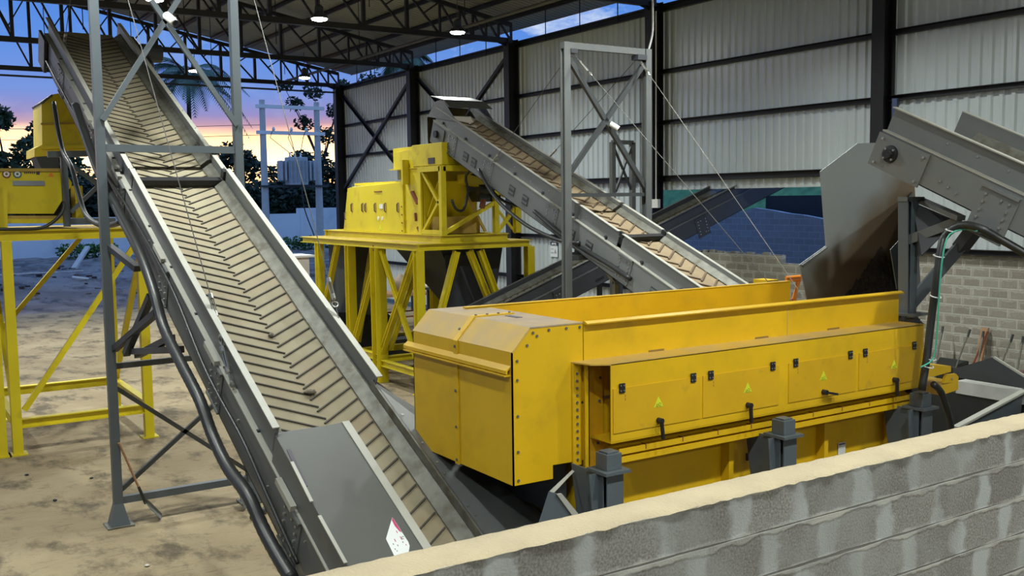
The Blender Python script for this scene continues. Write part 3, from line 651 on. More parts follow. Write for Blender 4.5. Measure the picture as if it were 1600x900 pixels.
# origin: top flange height z = -1.62 + .358*|y| (z 4.0 at y=-16.9 plus)
C4.o = Vector((19.1, 0, 4.03-.358*16.93))
conv4 = conveyor('inclined_conveyor', 'dark grey conveyor rising to the right out of the gap in the corrugated wall', C4, ya, yb, .46, near=1, splices=[17.6/c4, 13.2/c4], body=charcoal, lip=grey, ledge=-.26, fb=-.66)
for y in (15.9, 16.6, 14.3): 
    b = MB(); C4.box(b, y/c4-.13, y/c4+.13, .531, .538, -.56, -.50); b.build('access_slot', black, conv4)
b = MB(); b.plate([C4.P(21.1/c4, -.5, .1), C4.P(22.2/c4, -.5, -.25), C4.P(22.2/c4, .5, -.25), C4.P(21.1/c4, .5, .1)], .015); C4.box(b, 21.3/c4, 22.1/c4, .46, .5, -.9, 0); b.build('head_hood', charcoal, conv4)
b = MB(); C4.box(b, 15.35/c4, 15.45/c4, .55, .60, -.62, .12); b.build('hanger_strap', galv, conv4)
for sx in (18.7, 19.5): MB().bar((sx, -15.2, 0), (sx, -15.2, 2.65), .10, .10).build('leg', charcoal, conv4)
# ---- hoses along conveyor 1
def hose(name, pts, r, label, cat='hose', m=None, group=None, rib=0):
    # smooth with Catmull-Rom
    P = [Vector(p) for p in pts]; out = []
    for i in range(len(P)-1):
        p0 = P[max(0, i-1)]; p1 = P[i]; p2 = P[i+1]; p3 = P[min(len(P)-1, i+2)]; n = max(3, int((p2-p1).length/(.05 if rib else .12)))
        for k in range(n):
            t = k/n; out.append(.5*((2*p1)+(-p0+p2)*t+(2*p0-5*p1+4*p2-p3)*t*t+(-p0+3*p1-3*p2+p3)*t**3))
    out.append(P[-1]); rr = r if not rib else [r*(1+.05*(k % 2)) for k in range(len(out))]
    b = MB(); b.tube(out, rr, 10); return b.top(name, m or rubber, label, cat, group, smooth=True, loc=P[-1] if P[-1].z < P[0].z else P[0])
Yh = -2.84
trace = [(118, 165), (150, 258), (184, 328), (218, 395), (240, 455), (256, 512), (283, 568), (312, 625), (332, 680), (356, 730), (388, 775), (412, 828), (436, 872), (456, 905)]
hose('cable_hose', [aY(x, y, Yh) for x, y in trace], .062, 'thick black ribbed hose strapped down the left flank of the herringbone conveyor', rib=1)
tr2 = [(64, 80), (95, 150), (150, 240), (190, 300), (215, 352), (245, 408), (268, 450), (292, 520), (322, 580), (352, 640), (378, 685), (395, 722), (418, 775), (440, 830), (465, 880)]
hose('power_cable', [aY(x, y, -2.93) for x, y in tr2[::2]], .018, 'thinner black cable lying against the bolted side plates of the herringbone conveyor', 'cable')
hose('power_cable', [aY(x, y, -2.9) for x, y in [(84, 160), (92, 210), (100, 240), (112, 262), (122, 300), (134, 335), (152, 350), (172, 352), (190, 347)]], .04, 'black cable bundle hanging steeply behind the left gantry post beside the yellow housing', 'cable')
# ================================================================ FEEDER
YE = -4.35; XN = 6.747; XF = 8.497
fd = thing('vibrating_feeder', (7.5, -7.0, 0), 'big amber yellow feeder with four access doors, standing behind the block wall', 'feeder')
# end hood: box with chamfered top edge
b = MB(); prof = [(YE, 2.14), (YE, 3.254), (YE-.18, 3.446), (-5.075, 3.446), (-5.075, 2.25), (-4.95, 2.25), (-4.75, 2.255), (-4.75, 2.137)]
def shell(b, x0, x1):
    pass
# side walls, end face, chamfer, top as sheet parts
def sheet(name, pts, t=.012, m=amber, parent=fd, bevel=0): 
    q = MB(); q.plate(pts, t); return q.build(name, m, parent, bevel=bevel)
hood = MB(); hood.prism([(XN, y, z) for y, z in prof], (.012, 0, 0)); hd = hood.build('hood_side', amber, fd)
hood = MB(); hood.prism([(XF-.012, y, z) for y, z in prof], (.012, 0, 0)); hood.build('hood_side', amber, fd)
ef = MB(); ef.box(XN, XF, YE-.012, YE, 2.14, 3.254); ef = ef.build('hood_end_face', amber, fd)
ch = MB(); ch.prism([(XN-.004, YE+.002, 3.254), (XN-.004, YE-.18, 3.448), (XN-.004, YE-.19, 3.436), (XN-.004, YE-.012, 3.245)], (XF-XN+.008, 0, 0)); ch.build('hood_chamfer', amber_dusty, fd)
tp = MB(); tp.box(XN-.004, XF+.004, -5.075, YE-.18, 3.436, 3.448); tp = tp.build('hood_top', dust, fd)
# centre strip running over the hood
xm = 7.66
b = MB(); b.box(xm-.035, xm+.035, YE, YE+.012, 2.13, 3.254)
b.prism([(xm-.035, YE+.012, 3.254), (xm-.035, YE-.175, 3.462), (xm-.035, YE-.185, 3.448), (xm-.035, YE, 3.25)], (.07, 0, 0)); b.box(xm-.035, xm+.035, -4.95, YE-.18, 3.448, 3.461)
cs = b.build('cover_strip', amber, fd)
for z in (3.2, 2.80, 2.47, 2.17): bolt(cs, (xm, YE+.012, z), (0, 1, 0), .013, .010, galv)
for y in (-4.42,): bolt(cs, (xm, y+.03, 3.35), (0, .7, .7), .013, .012, galv)
for y in (-4.56, -4.68, -4.80, -4.92): bolt(cs, (xm, y, 3.461), (0, 0, 1), .013, .010, galv)
# projecting ledge on the end face
b = MB(); b.prism([(XN+.02, YE, 3.14), (XN+.02, YE+.045, 3.105), (XN+.02, YE+.045, 3.075), (XN+.02, YE+.03, 3.075), (XN+.02, YE+.03, 3.098), (XN+.02, YE, 3.125)], (XF-XN+.10, 0, 0)); b.box(XN+.02, XF+.1, YE, YE+.06, 3.055, 3.067); b.build('face_ledge', amber, fd)
MB().box(7.35, 7.55, -4.86, -4.80, 3.448, 3.452).build('slot_cover', ink, fd)
for y, z in ((-4.40, 3.18), (-4.40, 3.02), (-4.40, 2.72), (-4.40, 2.42), (-4.40, 2.18), (-4.60, 3.37), (-4.50, 3.30), (-4.72, 3.41), (-4.9, 3.41), (-5.04, 3.41), (-4.56, 3.40)):
    bolt(hd, (XN, y, z), (-1, 0, 0), .012, .010, galv)
# long hopper walls with folded rim
b = MB(); b.box(XN, XN+.012, -9.37, -5.085, 3.05, 3.43); w1 = b.build('hopper_wall', amber, fd)
b = MB(); b.prism([(XN-.05, -9.385, 3.425), (XN+.015, -9.385, 3.43), (XN+.015, -9.385, 3.452), (XN-.012, -9.385, 3.456), (XN-.055, -9.385, 3.438)], (0, 4.30, 0)); b.build('hopper_rim', amber, w1)
b = MB(); b.box(XF-.25, XF-.238, -9.35, -4.8, 2.6, 3.46); w2 = b.build('hopper_wall', amber, fd)
b = MB(); b.box(XF-.25, XF-.19, -9.36, -4.8, 3.455, 3.47); b.build('hopper_rim', amber, w2)
b = MB(); b.plate([(XN, -9.35, 3.0), (XF-.25, -9.35, 3.0), (XF-.25, -5.0, 2.75), (XN, -5.0, 2.75)], .02); b.build('feeder_pan', mat('worn_pan', (.16, .12, .08), .7), fd)
b = MB(); b.plate([(XN+.012, -5.08, 2.8), (XF-.25, -5.08, 2.8), (XF-.25, -5.08, 3.44), (XN+.012, -5.08, 3.44)], .01); b.build('hood_back', rubber, fd)
for y in (-5.9, -7.25, -8.3): MB().box(XN-.006, XN, y-.09, y+.09, 3.115, 3.135).build('clamp_tab', mat('drab_tab', (.22, .13, .03), .7), fd)
MB().box(XN-.003, XN, -7.62, -7.61, 3.1, 3.42).build('wall_seam', amber_dusty, fd)
# body below the walls
b = MB(); b.box(XN+.01, XF-.02, -9.45, -5.10, 1.15, 3.05); b.build('body', amber, fd)
# access box
XB = 6.447
b = MB(); b.prism([(XB, -9.38, 3.106), (XB, -5.14, 3.106), (XB+.1, -5.0, 3.106), (XN, -4.95, 3.106), (XN, -9.38, 3.106)], (0, 0, .012)); bt = b.build('box_top', amber_dusty, fd)
bx = MB(); bx.box(XB, XB+.012, -9.38, -5.14, 2.445, 3.118); bxo = bx.build('box_front', amber, fd, bevel=.004)
MB().box(XB, XN, -9.38, -5.14, 2.44, 2.452).build('box_floor', amber, fd)
MB().box(XB, XN, -9.392, -9.38, 2.44, 3.118).build('box_end', amber, fd)
for k, (ya, yb) in enumerate(((-6.15, -5.16), (-7.16, -6.182), (-8.275, -7.295), (-9.305, -8.325))):
    z0 = 2.525; z1 = 2.905
    d = MB().box(XB-.008, XB, ya, yb, z0, z1).build('access_door', mat('door_amber', (.60, .35, .008), .45, var=.06, col2=(.38, .24, .03), c2amt=(.6, .8), c2scale=5), fd)
    for yy in (ya+.09, yb-.09):
        h = MB(); h.box(XB-.018, XB-.008, yy-.03, yy+.03, z1-.04, z1+.04); h = h.build('hinge', black, d)
        for dy in (-.016, .016):
            for dz in (-.022, .022): bolt(h, (XB-.018, yy+dy, z1+dz), (-1, 0, 0), .007, .005)
    hy = (ya+yb)/2-(.07 if k in (1, 3) else 0)
    hb = MB(); hb.cyl((XB-.005, hy, z0+.05), (XB-.06, hy, z0+.05), .026, 12)
    e = [(-.02, -.16), (-.01, -.16), (-.16, -.035), (-.01, -.17)][k]
    hb.bar((XB-.05, hy, z0+.05), (XB-.05, hy+e[0], z0+.05+e[1]), .022, .028, up=(1, 0, 0)); hb.build('handle', black, d)
    # warning triangle
    ty = hy+.0; tz = z0+.20; r = .055
    s_ = MB(); s_.mi(0); s_.prism([(XB-.0095, ty-r, tz-r*.6), (XB-.0095, ty+r, tz-r*.6), (XB-.0095, ty, tz+r*1.15)], (-.001, 0, 0))
    s_.mi(1)
    for cx, cz, rr in ((-.014, -.008, .013), (.016, -.014, .010)):
        for q in range(8):
            a = q*math.pi/4; s_.bar((XB-.0112, ty+cx+rr*math.cos(a), tz+cz+rr*math.sin(a)), (XB-.0112, ty+cx+rr*math.cos(a+.8), tz+cz+rr*math.sin(a+.8)), .004, .001, up=(1, 0, 0))
    s_.bar((XB-.0112, ty-r*.75, tz-r*.48), (XB-.0112, ty+r*.75, tz-r*.48), .003, .001, up=(1, 0, 0))
    s_.build('warning_sticker', [sticker_y, mat('olive_ink', (.25, .27, .01), .5)], d, label='yellow green warning triangle')
    for z in (z0+.30, z0+.27): MB().box(XB-.009, XB-.008, yb-.13, yb-.125, z, z+.02).build('scratch', rust, d)
# bolted flange column between hood and box
b = MB(); b.box(XN-.02, XN, -5.04, -4.95, 2.22, 3.105); b.box(XN-.075, XN, -5.085, -5.075, 2.19, 3.105); b.box(XN-.075, XN-.063, -5.085, -5.04, 2.19, 3.105); fc = b.build('flange_column', amber, fd)
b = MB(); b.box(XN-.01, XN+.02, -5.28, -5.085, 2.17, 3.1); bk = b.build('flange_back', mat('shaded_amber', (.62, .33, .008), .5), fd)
for k in range(13): bolt(fc, (XN-.02, -4.995, 2.27+k*.062), (-1, 0, 0), .012, .010, galv)
for k in range(13): bolt(bk, (XN-.01, -5.115, 2.22+k*.063), (-1, 0, 0), .012, .012, rust if k % 3 == 0 else galv)
for y, z in ((-5.22, 2.28), (-5.22, 2.38), (-5.24, 2.75), (-5.25, 2.95)): bolt(bk, (XN-.01, y, z), (-1, 0, 0), .013, .012, galv)
MB().box(XN-.12, XN, -5.28, -5.08, 2.165, 2.18).build('flange_foot', amber, fd)
# lower sill rails
for z in (2.352, 2.28): MB().box(XN-.26, XN-.2, -9.35, -5.26, z-.035, z+.015).build('sill_rail', amber, fd)
b = MB(); b.plate([(XN-.2, -9.35, 2.30), (XN-.2, -5.26, 2.30), (XN, -5.26, 2.44), (XN, -9.35, 2.44)], .01); b.build('sill_slope', amber, fd)
for k in range(9): MB().box(XN-.262, XN-.20, -9.0+k*.43, -8.99+k*.43, 2.33, 2.372).build('weld_tab', rust, fd)
for y in (-6.75, -8.1, -9.2): MB().box(XN-.10, XN+.01, y-.03, y+.03, 1.1, 2.28).build('rib', amber, fd)
MB().box(XN-.004, XN+.01, -7.12, -7.06, 1.93, 2.0).build('drain_latch', ink, fd)
# nameplate low on the body
yq = aX(1315, 700, XN-.002)
b = MB(); b.mi(0); b.box(XN-.006, XN, yq.y-.055, yq.y+.055, yq.z-.09, yq.z+.06); b.mi(1); b.box(XN-.008, XN-.006, yq.y-.05, yq.y+.05, yq.z+.035, yq.z+.052)
b.mi(2)
for r in range(5):
    b.box(XN-.0075, XN-.006, yq.y-.045, yq.y+.045-.02*(r % 2), yq.z+.015-r*.02, yq.z+.020-r*.02)
b.build('nameplate', [label_w, mat('violet_ink', (.10, .07, .22), .5), mat('pale_print', (.45, .52, .48), .6)], fd, label='white nameplate with violet header')
# end drive at the right
DX = 6.6; q_ = lambda x, y: aX(x, y, DX)
b = MB(); b.prism([q_(1462, 604), q_(1497, 596), q_(1497, 609), q_(1470, 618)], (1.3, 0, 0)); b.build('drive_beam', amber, fd)
b = MB(); b.prism([q_(1474, 599), q_(1479, 585), q_(1494, 584), q_(1498, 589), q_(1497, 597)], (.03, 0, 0)); db = b.build('drive_bracket', amber, fd)
bolt(db, q_(1487, 591), (-1, 0, 0), .014, .012)
b = MB(); b.prism([q_(1438, 569), q_(1486, 572), q_(1486, 581), q_(1460, 588), q_(1438, 590)], (1.2, 0, 0)); b.build('drive_cover', amber, fd)
MB().cyl((6.6, -9.58, 2.42), (6.95, -9.58, 2.42), .09, 14).build('drive_motor', black, fd)
# feeder legs: grey columns with a cap plate and stub
for i, y in enumerate((-4.98, -7.05, -9.12)):
    x = 6.28; w = .085
    lb = ['left', 'middle', 'right'][i]
    b = MB(); b.ibeam((x, y, 0), (x, y, 2.27), .17, .17, up=(1, 0, 0), t=.012); lg = b.build('leg', bluegrey, fd)
    b = MB(); b.box(x-.13, x+.13, y-.13, y+.13, 2.27, 2.295); b.build('cap_plate', bluegrey, lg)
    b = MB(); b.box(x-.075, x+.075, y-.078, y+.078, 2.295, 2.43); b.box(x-.055, x+.055, y-.058, y+.058, 2.43, 2.445); b.build('stub', bluegrey, lg, bevel=.004)
    b = MB(); b.prism([(x+.0, y+.085, 2.27), (x+.0, y+.20, 2.27), (x+.0, y+.14, 1.6), (x+.0, y+.085, 1.4)], (.012, 0, 0)); b.prism([(x-.05, y+.09, 2.27), (x+.38, y+.09, 2.27), (x+.2, y+.09, 1.2), (x-.05, y+.09, 1.2)], (0, .012, 0)); b.build('gusset', bluegrey, lg)
    MB().box(x-.15, x+.15, y-.15, y+.15, 0, .02).build('base_plate', bluegrey, lg)
# ---- grey transfer hopper between feeder and conveyor
th = thing('transfer_hopper', (7.5, -4.7, 0), 'dark grey plate hopper under the amber hood, beside the conveyor foot', 'hopper')
def tsheet(pts, t=.012, m=grey, n='plate', par=None): q = MB(); q.plate(pts, t); return q.build(n, m, par or th)
tsheet([C1.P(9.2/c1, .60, -.03), C1.P(4.4/c1, .60, -.03), (4.9, -5.15, .62), (7.0, -5.15, 1.45), (8.9, -5.15, 2.0)], m=grey)
tsheet([C1.P(9.2/c1, .61, .0), C1.P(9.2/c1, .61, -.5), (9.2, -5.1, 1.5), (9.2, -5.1, 2.0)], m=grey, n='end_plate')
b = MB(); C1.box(b, 4.4/c1, 9.2/c1, .585, .60, -.10, -.015); b.build('weld_lip', galv, th)
for k in range(9): bolt(th, C1.P((5.3+k*.42)/c1, .66, -.035), C1.n, .010, .008)
# bent flanged plate in front of the left feeder leg
pA = aX(858, 768, 6.0); pB = aX(893, 737, 6.4); 
q = MB(); q.plate([aX(842, 818, 5.95), aX(858, 768, 5.95), aX(876, 772, 5.95), aX(905, 812, 5.95), aX(905, 850, 5.95), aX(842, 850, 5.95)], .012); q.build('guide_plate', bluegrey, th)
q = MB(); q.plate([aX(858, 768, 5.95), aX(893, 735, 6.6), aX(897, 737, 6.6), aX(864, 772, 5.95)], .012); q.build('guide_flange', grey_light, th)
q = MB(); q.plate([aX(869, 772, 5.94), aX(877, 771, 5.94), aX(908, 809, 5.94), aX(899, 813, 5.94)], .02); q.build('guide_flange', grey_light, th)
q = MB(); q.box(6.5, 8.4, -5.2, -5.16, .3, 2.15); q.build('shade_back_plate', charcoal, th)  # charcoal colour paints in the unlit hollow under the hood
q = MB(); q.box(6.9, 8.4, -5.0, -4.9, 1.75, 2.3); q.build('inner_shade_plate', charcoal, th)  # also charcoal for the shade below the hood
# ================================================================ GANTRY TOWERS
# ---- tower 1 straddling the herringbone conveyor
TX = 14.5; YL1, YR1 = -2.73, -4.63
t1 = thing('gantry_tower', (TX, (YL1+YR1)/2, 0), 'tall slim grey gantry frame straddling the herringbone conveyor, with braces and ties', 'gantry')
for y in (YL1, YR1):
    b = MB(); b.bar((TX, y, 0.28), (TX, y, 8.9), .12, .12, up=(1, 0, 0)); p = b.build('post', bluegrey, t1, bevel=.006)
    b = MB(); b.hexa([(TX-.13, y-.13, .02), (TX+.13, y-.13, .02), (TX+.13, y+.13, .02), (TX-.13, y+.13, .02), (TX-.06, y-.06, .32), (TX+.06, y-.06, .32), (TX+.06, y+.06, .32), (TX-.06, y+.06, .32)]); b.build('foot', bluegrey, p)
    MB().box(TX-.17, TX+.17, y-.18, y+.18, 0, .022).build('base_plate', galv, p)
def tie(t, X, ya, za, yb, zb, w=.08, name='tie', m=bluegrey):
    MB().bar((X, ya, za), (X, yb, zb), w, w*.9, up=(1, 0, 0)).build(name, m, t)
tie(t1, TX, YL1-.06, 5.27, YR1+.06, 5.27, .10)
tie(t1, TX, YL1-.06, .36, YR1+.06, .36, .10)
zz = onm = None
for (xa, ya, xb, yb) in ((160, 188, 283, -8), (236, 0, 370, 196)):
    p = aX(xa, ya, TX-.07); q = aX(xb, yb, TX-.07); MB().bar(p, q, .07, .06, up=(1, 0, 0)).build('cross_brace', bluegrey, t1)
for (xa, ya, xb, yb) in ((181, 606, 350, 712), (184, 770, 330, 636)):
    p = aX(xa, ya, TX); q = aX(xb, yb, TX); q = p+(q-p)*((YR1-p.y)/(q.y-p.y)); MB().bar(p, q, .06, .055, up=(1, 0, 0)).build('cross_brace', grey_dark, t1)
p = aX(180, 572, TX); tie(t1, TX, YL1, p.z, YR1, p.z+.02, .08, m=grey_dark)
for (xa, ya, xb, yb, X1, X2) in ((178, 546, 245, 488, TX, 13.1), (197, 553, 236, 462, 14.0, 13.1), (205, 549, 282, 546, 14.0, 12.9), (215, 555, 268, 528, 14.0, 12.9), (170, 385, 215, 420, TX, 13.4)):
    p = aX(xa, ya, X1); q = aY(xb, yb, -2.95); MB().bar(p, q, .09, .08).build('strut', charcoal, t1)
# cctv camera at brace crossing
cc = aX(262, 26, TX-.2)
t = thing('cctv_camera', cc, 'white bullet camera fixed where the braces of the left gantry cross', 'camera')
q = MB(); d = Vector((-.55, -.45, -.55)).normalized(); q.tube([cc-d*.05, cc-d*.03, cc+d*.11, cc+d*.14], [.045, .06, .058, .05], 14); q.build('camera_body', white_p, t, smooth=True)
MB().cyl(cc+d*.135, cc+d*.155, .042, 14).build('lens_window', glass_b, t); MB().cyl(cc-d*.02, cc-d*.05+V(.12, 0, .02), .022, 8).build('mount', white_p, t)
# ---- tower 2 straddling conveyor 2
T2 = 15.24; YA, YB = -11.1, -13.08
t2 = thing('gantry_tower', (T2, (YA+YB)/2, 0), 'grey rectangular gantry frame with a closed top bar, straddling the tan belt conveyor', 'gantry')
ztop = 7.40
for y in (YA, YB):
    b = MB(); b.ibeam((T2, y, .02), (T2, y, ztop), .14, .14, up=(1, 0, 0), t=.02); p = b.build('post', grey, t2)
    b = MB(); b.box(T2-.075, T2-.07, y-.07, y+.07, .02, ztop) ; b.build('post_face', grey, p)
    MB().box(T2-.16, T2+.16, y-.16, y+.16, 0, .02).build('base_plate', grey, p)
tie(t2, T2, YA+.07, ztop-.06, YB-.07, ztop-.06, .12, m=grey)
zt = aX(890, 305, T2).z; tie(t2, T2, YA, zt, YB, zt, .07, m=grey_dark)
zt = aX(890, 455-60, T2).z; tie(t2, T2, YA, zt-.1, YB, zt-.1, .10, m=grey_dark)
for (xa, ya, xb, yb) in ((889, 92, 1012, 300), (1006, 100, 889, 272)):
    p = aX(xa, ya, T2); q = aX(xb, yb, T2); MB().bar(p, q, .09, .08, up=(1, 0, 0)).build('cross_brace', grey_dark, t2)
b = MB(); b.box(T2-.1, T2+.1, YA-.22, YA-.07, ztop-.2, ztop-.12); b.box(T2-.1, T2+.1, YB+.07, YB+.3, ztop-.22, ztop-.12); b.build('eye_plate', charcoal, t2)
cc = aX(957, 195, T2-.1)
t = thing('cctv_camera', cc, 'small pale bullet camera on the crossing braces of the tan belt gantry', 'camera')
q = MB(); d = Vector((-.5, -.6, -.5)).normalized(); q.tube([cc-d*.05, cc+d*.14], .05, 12); q.build('camera_body', white_p, t, smooth=False); MB().cyl(cc+d*.14, cc+d*.16, .042, 12).build('lens_window', glass_b, t); MB().cyl(cc, cc+V(.1, 0, .03), .02, 8).build('mount', white_p, t)
MB().bar(aY(930, 393, -12), aY(962, 442, -12), .10, .08).build('strut', mat('drab_strut', (.20, .18, .10), .6), t2)
MB().bar(aY(962, 440, -12), aY(962, 475, -12), .10, .08).build('strut', MAT['drab_strut'], t2)
MB().bar(aY(886, 398, -11.4), aY(935, 398, -11.9), .12, .10).build('strut', charcoal, t2); MB().bar(aY(907, 372, -11.6), aY(902, 398, -11.6), .10, .10).build('strut', charcoal, t2)
MB().bar(aY(962, 442, -12), aY(1005, 428, -12), .08, .06).build('strut', charcoal, t2)
# ---- small frame behind, carrying the dark conveyor
X3 = 20.2
b = thing('support_frame', aX(970, 300, X3)*1.0, 'narrow grey A-braced frame seen through the tan belt gantry, behind it', 'frame'); b.location.z = 0
sf = b
p0 = aX(957, 222, X3); p1 = aX(988, 217, X3)
for pp in (p0, p1): MB().bar((X3, pp.y, 0), (X3, pp.y, p0.z), .12, .12).build('post', grey, sf)
MB().bar((X3, p0.y, p0.z), (X3, p1.y, p0.z), .12, .10).build('tie', grey, sf)
for a, c in (((959, 230), (988, 300)), ((986, 230), (962, 300))):
    MB().bar(aX(*a, X3), aX(*c, X3), .05, .05).build('cross_brace', grey_dark, sf)
# ---- guy wires with turnbuckles
def wire(p, q, label, cat='wire', r=.006, name='guy_wire', tb=None, col=None):
    t = thing(name, p if p.z < q.z else q, label, cat)
    lo, hi = (p, q) if p.z < q.z else (q, p)
    MB().cyl(p, q, r, 6).build('wire', col or wire_m, t)
    if tb is not None:
        d = (hi-lo).normalized(); s = lo+d*tb if tb >= 0 else hi+d*tb; sd = d.cross(Vector((0, 0, 1))).normalized()
        b = MB(); b.tube([s+sd*.02, s+sd*.02+d*.22], .008, 6); b.tube([s-sd*.02, s-sd*.02+d*.22], .008, 6); b.cyl(s-d*.03, s+d*.03, .026, 8); b.cyl(s+d*.19, s+d*.25, .026, 8)
        pts = [s-d*.10+(d*math.cos(a)+sd*math.sin(a))*.035 for a in [k*math.pi/5 for k in range(11)]]
        b.tube(pts, .009, 6); b.build('turnbuckle', zinc, t)
    return t
wire(C1.P(10.5/c1, -.60, .03), V(TX, YL1-.1, 8.8), 'thin guy wire ending in a bright turnbuckle on the left rim of the herringbone conveyor', tb=.0)
b = MB(); s0 = aY(345, 530, -2.97); s1 = aY(362, 602, -2.97); d = (s1-s0).normalized()
tt = thing('turnbuckle', s1, 'large galvanised turnbuckle hooked on the left skirt of the herringbone conveyor', 'turnbuckle')
sd = d.cross(V(0, 1, 0)).normalized()
b.tube([s0+sd*.03+d*.12, s0+sd*.03+d*.36], .012, 6); b.tube([s0-sd*.03+d*.12, s0-sd*.03+d*.36], .012, 6); b.cyl(s0+d*.09, s0+d*.15, .035, 8); b.cyl(s0+d*.33, s0+d*.39, .035, 8)
b.tube([s0+(d*math.cos(a)+sd*math.sin(a))*.045 for a in [k*math.pi/5 for k in range(11)]], .012, 6); b.cyl(s0+d*.04, s0+d*.1, .012, 6); b.cyl(s0+d*.38, s0+d*.48, .012, 6); b.tube([s1+(d*math.cos(a)+sd*math.sin(a))*.04 for a in [k*math.pi/5 for k in range(11)]], .012, 6); b.build('turnbuckle_body', zinc, tt)
wire(C1.P(10.15/c1, .66, .03), V(TX, YR1, 8.75), 'thin guy wire ending in a turnbuckle on the right rim of the herringbone conveyor', tb=.35)
wire(C1.P(18.9/c1, -.58, .06), V(TX, YL1+.02, 8.7), 'guy wire with shackles at the upper left end of the herringbone conveyor', tb=.0)
wire(C1.P(18.6/c1, .68, .06), V(TX, YR1, 8.7), 'guy wire to the upper right rim of the herringbone conveyor near the tie rail', tb=.0)
hy = V(T2, YA-.15, ztop-.18); hr = V(T2, YB+.2, ztop-.2)
wire(C2.P(18.25/c2, -.56, -.28), hy+V(0, .02, 0), 'guy wire from the left gantry corner with chain links down to the crusher conveyor side', tb=.0)
wire(C2.P(17.8/c2, .53, .0), hr+V(0, .05, 0), 'thin dark guy wire from the right gantry corner to the crusher conveyor far rim', tb=.0)
wire(C2.P(10.9/c2, .53, .0), hy+V(0, -.02, 0), 'long thin guy wire running from the left gantry corner down rightwards across the braces', tb=-.5)
wire(C2.P(10.2/c2, .53, .0), hr, 'pale rope tied at the right gantry corner and running down past the wall column', tb=-.35, r=.005, col=mat('dull_rope', (.22, .21, .18), .8))
p = aX(1019, 0, T2+.2); 
hose('hanging_cable', [p+V(0, 0, .5), aX(1020, 25, T2+.2), aX(1019, 55, T2+.15), aX(1012, 82, T2+.1)], .022, 'pale loose cable dropping from the roof to the right corner of the tan belt gantry', 'cable', m=mat('pale_cable', (.40, .40, .38), .5))
# ================================================================ PLATFORM 1 (left) and crusher 1
LT = 4.07
p1 = thing('crusher_platform', (19.8, -3.2, 0), 'lemon yellow steel platform on tall legs at the left edge of the hall', 'platform')
X1, X1b = 19.78, 23.1
for (x, y) in ((X1, -2.06), (X1, -4.36), (X1b, -2.1), (X1b, -4.42)):
    b = MB(); b.bar((x, y, .02), (x, y, 3.88), .17, .17, up=(1, 0, 0)); p = b.build('leg', lemon, p1, bevel=.008)
    MB().box(x-.15, x+.15, y-.15, y+.15, 0, .025).build('foot_plate', lemon, p)
def cb(p, q, w, h, m=lemon, n='beam', t=p1, up=(0, 0, 1)): MB().ibeam(p, q, w, h, up=up, t=.02).build(n, m, t)
for x in (X1, X1b): cb((x, -1.0, 3.97), (x, -4.5, 3.97), .16, .19)
for y in (-1.05, -2.06, -4.4): cb((X1, y, 3.97), (X1b, y, 3.97), .16, .17)
cb((X1, -2.1, .57), (X1, -4.3, .57), .16, .17); cb((X1b, -2.1, .62), (X1b, -4.4, .62), .16, .17)
cb((X1, -2.06, .60), (X1b, -2.06, .60), .14, .16); cb((X1, -4.4, .60), (X1b, -4.4, .60), .14, .16)
MB().bar((X1, -2.2, .8), (X1, -4.3, 3.8), .10, .08, up=(1, 0, 0)).build('brace', lemon, p1)
MB().bar((X1b, -2.2, 1.9), (X1b, -3.9, 3.85), .09, .08, up=(1, 0, 0)).build('brace', lemon, p1)
MB().bar((X1b-.1, -4.42, .7), (X1+.1, -4.42, 3.8), .10, .10, up=(0, 1, 0)).build('brace', lemon, p1)
MB().bar((X1+.1, -2.06, .7), (X1b-.1, -2.06, 3.8), .09, .10, up=(0, 1, 0)).build('brace', lemon, p1)
MB().box(X1, X1b, -4.35, -1.1, 4.055, 4.07).build('deck', lemon_dirty, p1)
# second neighbouring frame cut by the picture's left edge
p1b = thing('crusher_platform', (19.8, -1.8, 0), 'lemon yellow leg frame cut off by the left edge, beside the tall platform', 'platform')
for (x, y) in ((X1, -1.80), (X1b, -1.2)):
    MB().bar((x, y, .02), (x, y, 5.0), .17, .17, up=(1, 0, 0)).build('leg', lemon, p1b); MB().box(x-.15, x+.15, y-.14, y+.14, 0, .025).build('foot_plate', lemon, p1b)
cb((X1, -1.80, .60), (X1b, -1.2, .60), .14, .16, t=p1b); cb((X1, -1.8, 4.9), (X1b, -1.2, 4.9), .14, .16, t=p1b)
MB().bar((X1+.1, -1.78, 1.9), (X1b, -1.22, 4.6), .08, .08).build('brace', lemon, p1b)
# crusher 1
XC = 20.1
cr1 = thing('crusher', (21, -2.6, LT), 'lemon yellow crusher with round pictograms, half hidden behind the herringbone conveyor head', 'crusher')
A = lambda x, y, X=XC: aX(x, y, X)
def pz(pts, ext=(1.6, 0, 0), m=lemon, n='panel', t=cr1, X=XC):
    return MB().prism([aX(x, y, X) for x, y in pts], ext).build(n, m, t)
low = pz([(-60, 266), (100, 266), (112, 285), (112, 290), (84, 334), (12, 334), (-10, 318), (-60, 318)], (1.4, 0, 0), n='lower_housing')
pz([(-60, 263), (104, 263), (104, 268), (-60, 268)], (1.45, 0, 0), m=lemon_dirty, n='housing_rim', X=XC-.03)
b = MB(); c0 = A(9, 272, XC-.01); c1_ = A(26, 272, XC-.01)
for cc_, mm in ((A(10, 272), magenta), (A(27, 272), teal)):
    b = MB(); b.mi(0); b.cyl(cc_+V(-.012, 0, 0), cc_, .072, 18); b.mi(1); b.cyl(cc_+V(-.016, 0, 0), cc_, .05, 18); b.mi(0); b.cyl(cc_+V(-.02, 0, 0), cc_, .022, 10); b.build('pictogram', [mm if mm is teal else rust, label_w], low, label='white round pictogram, %s ring' % ('dark' if mm is teal else 'red'))
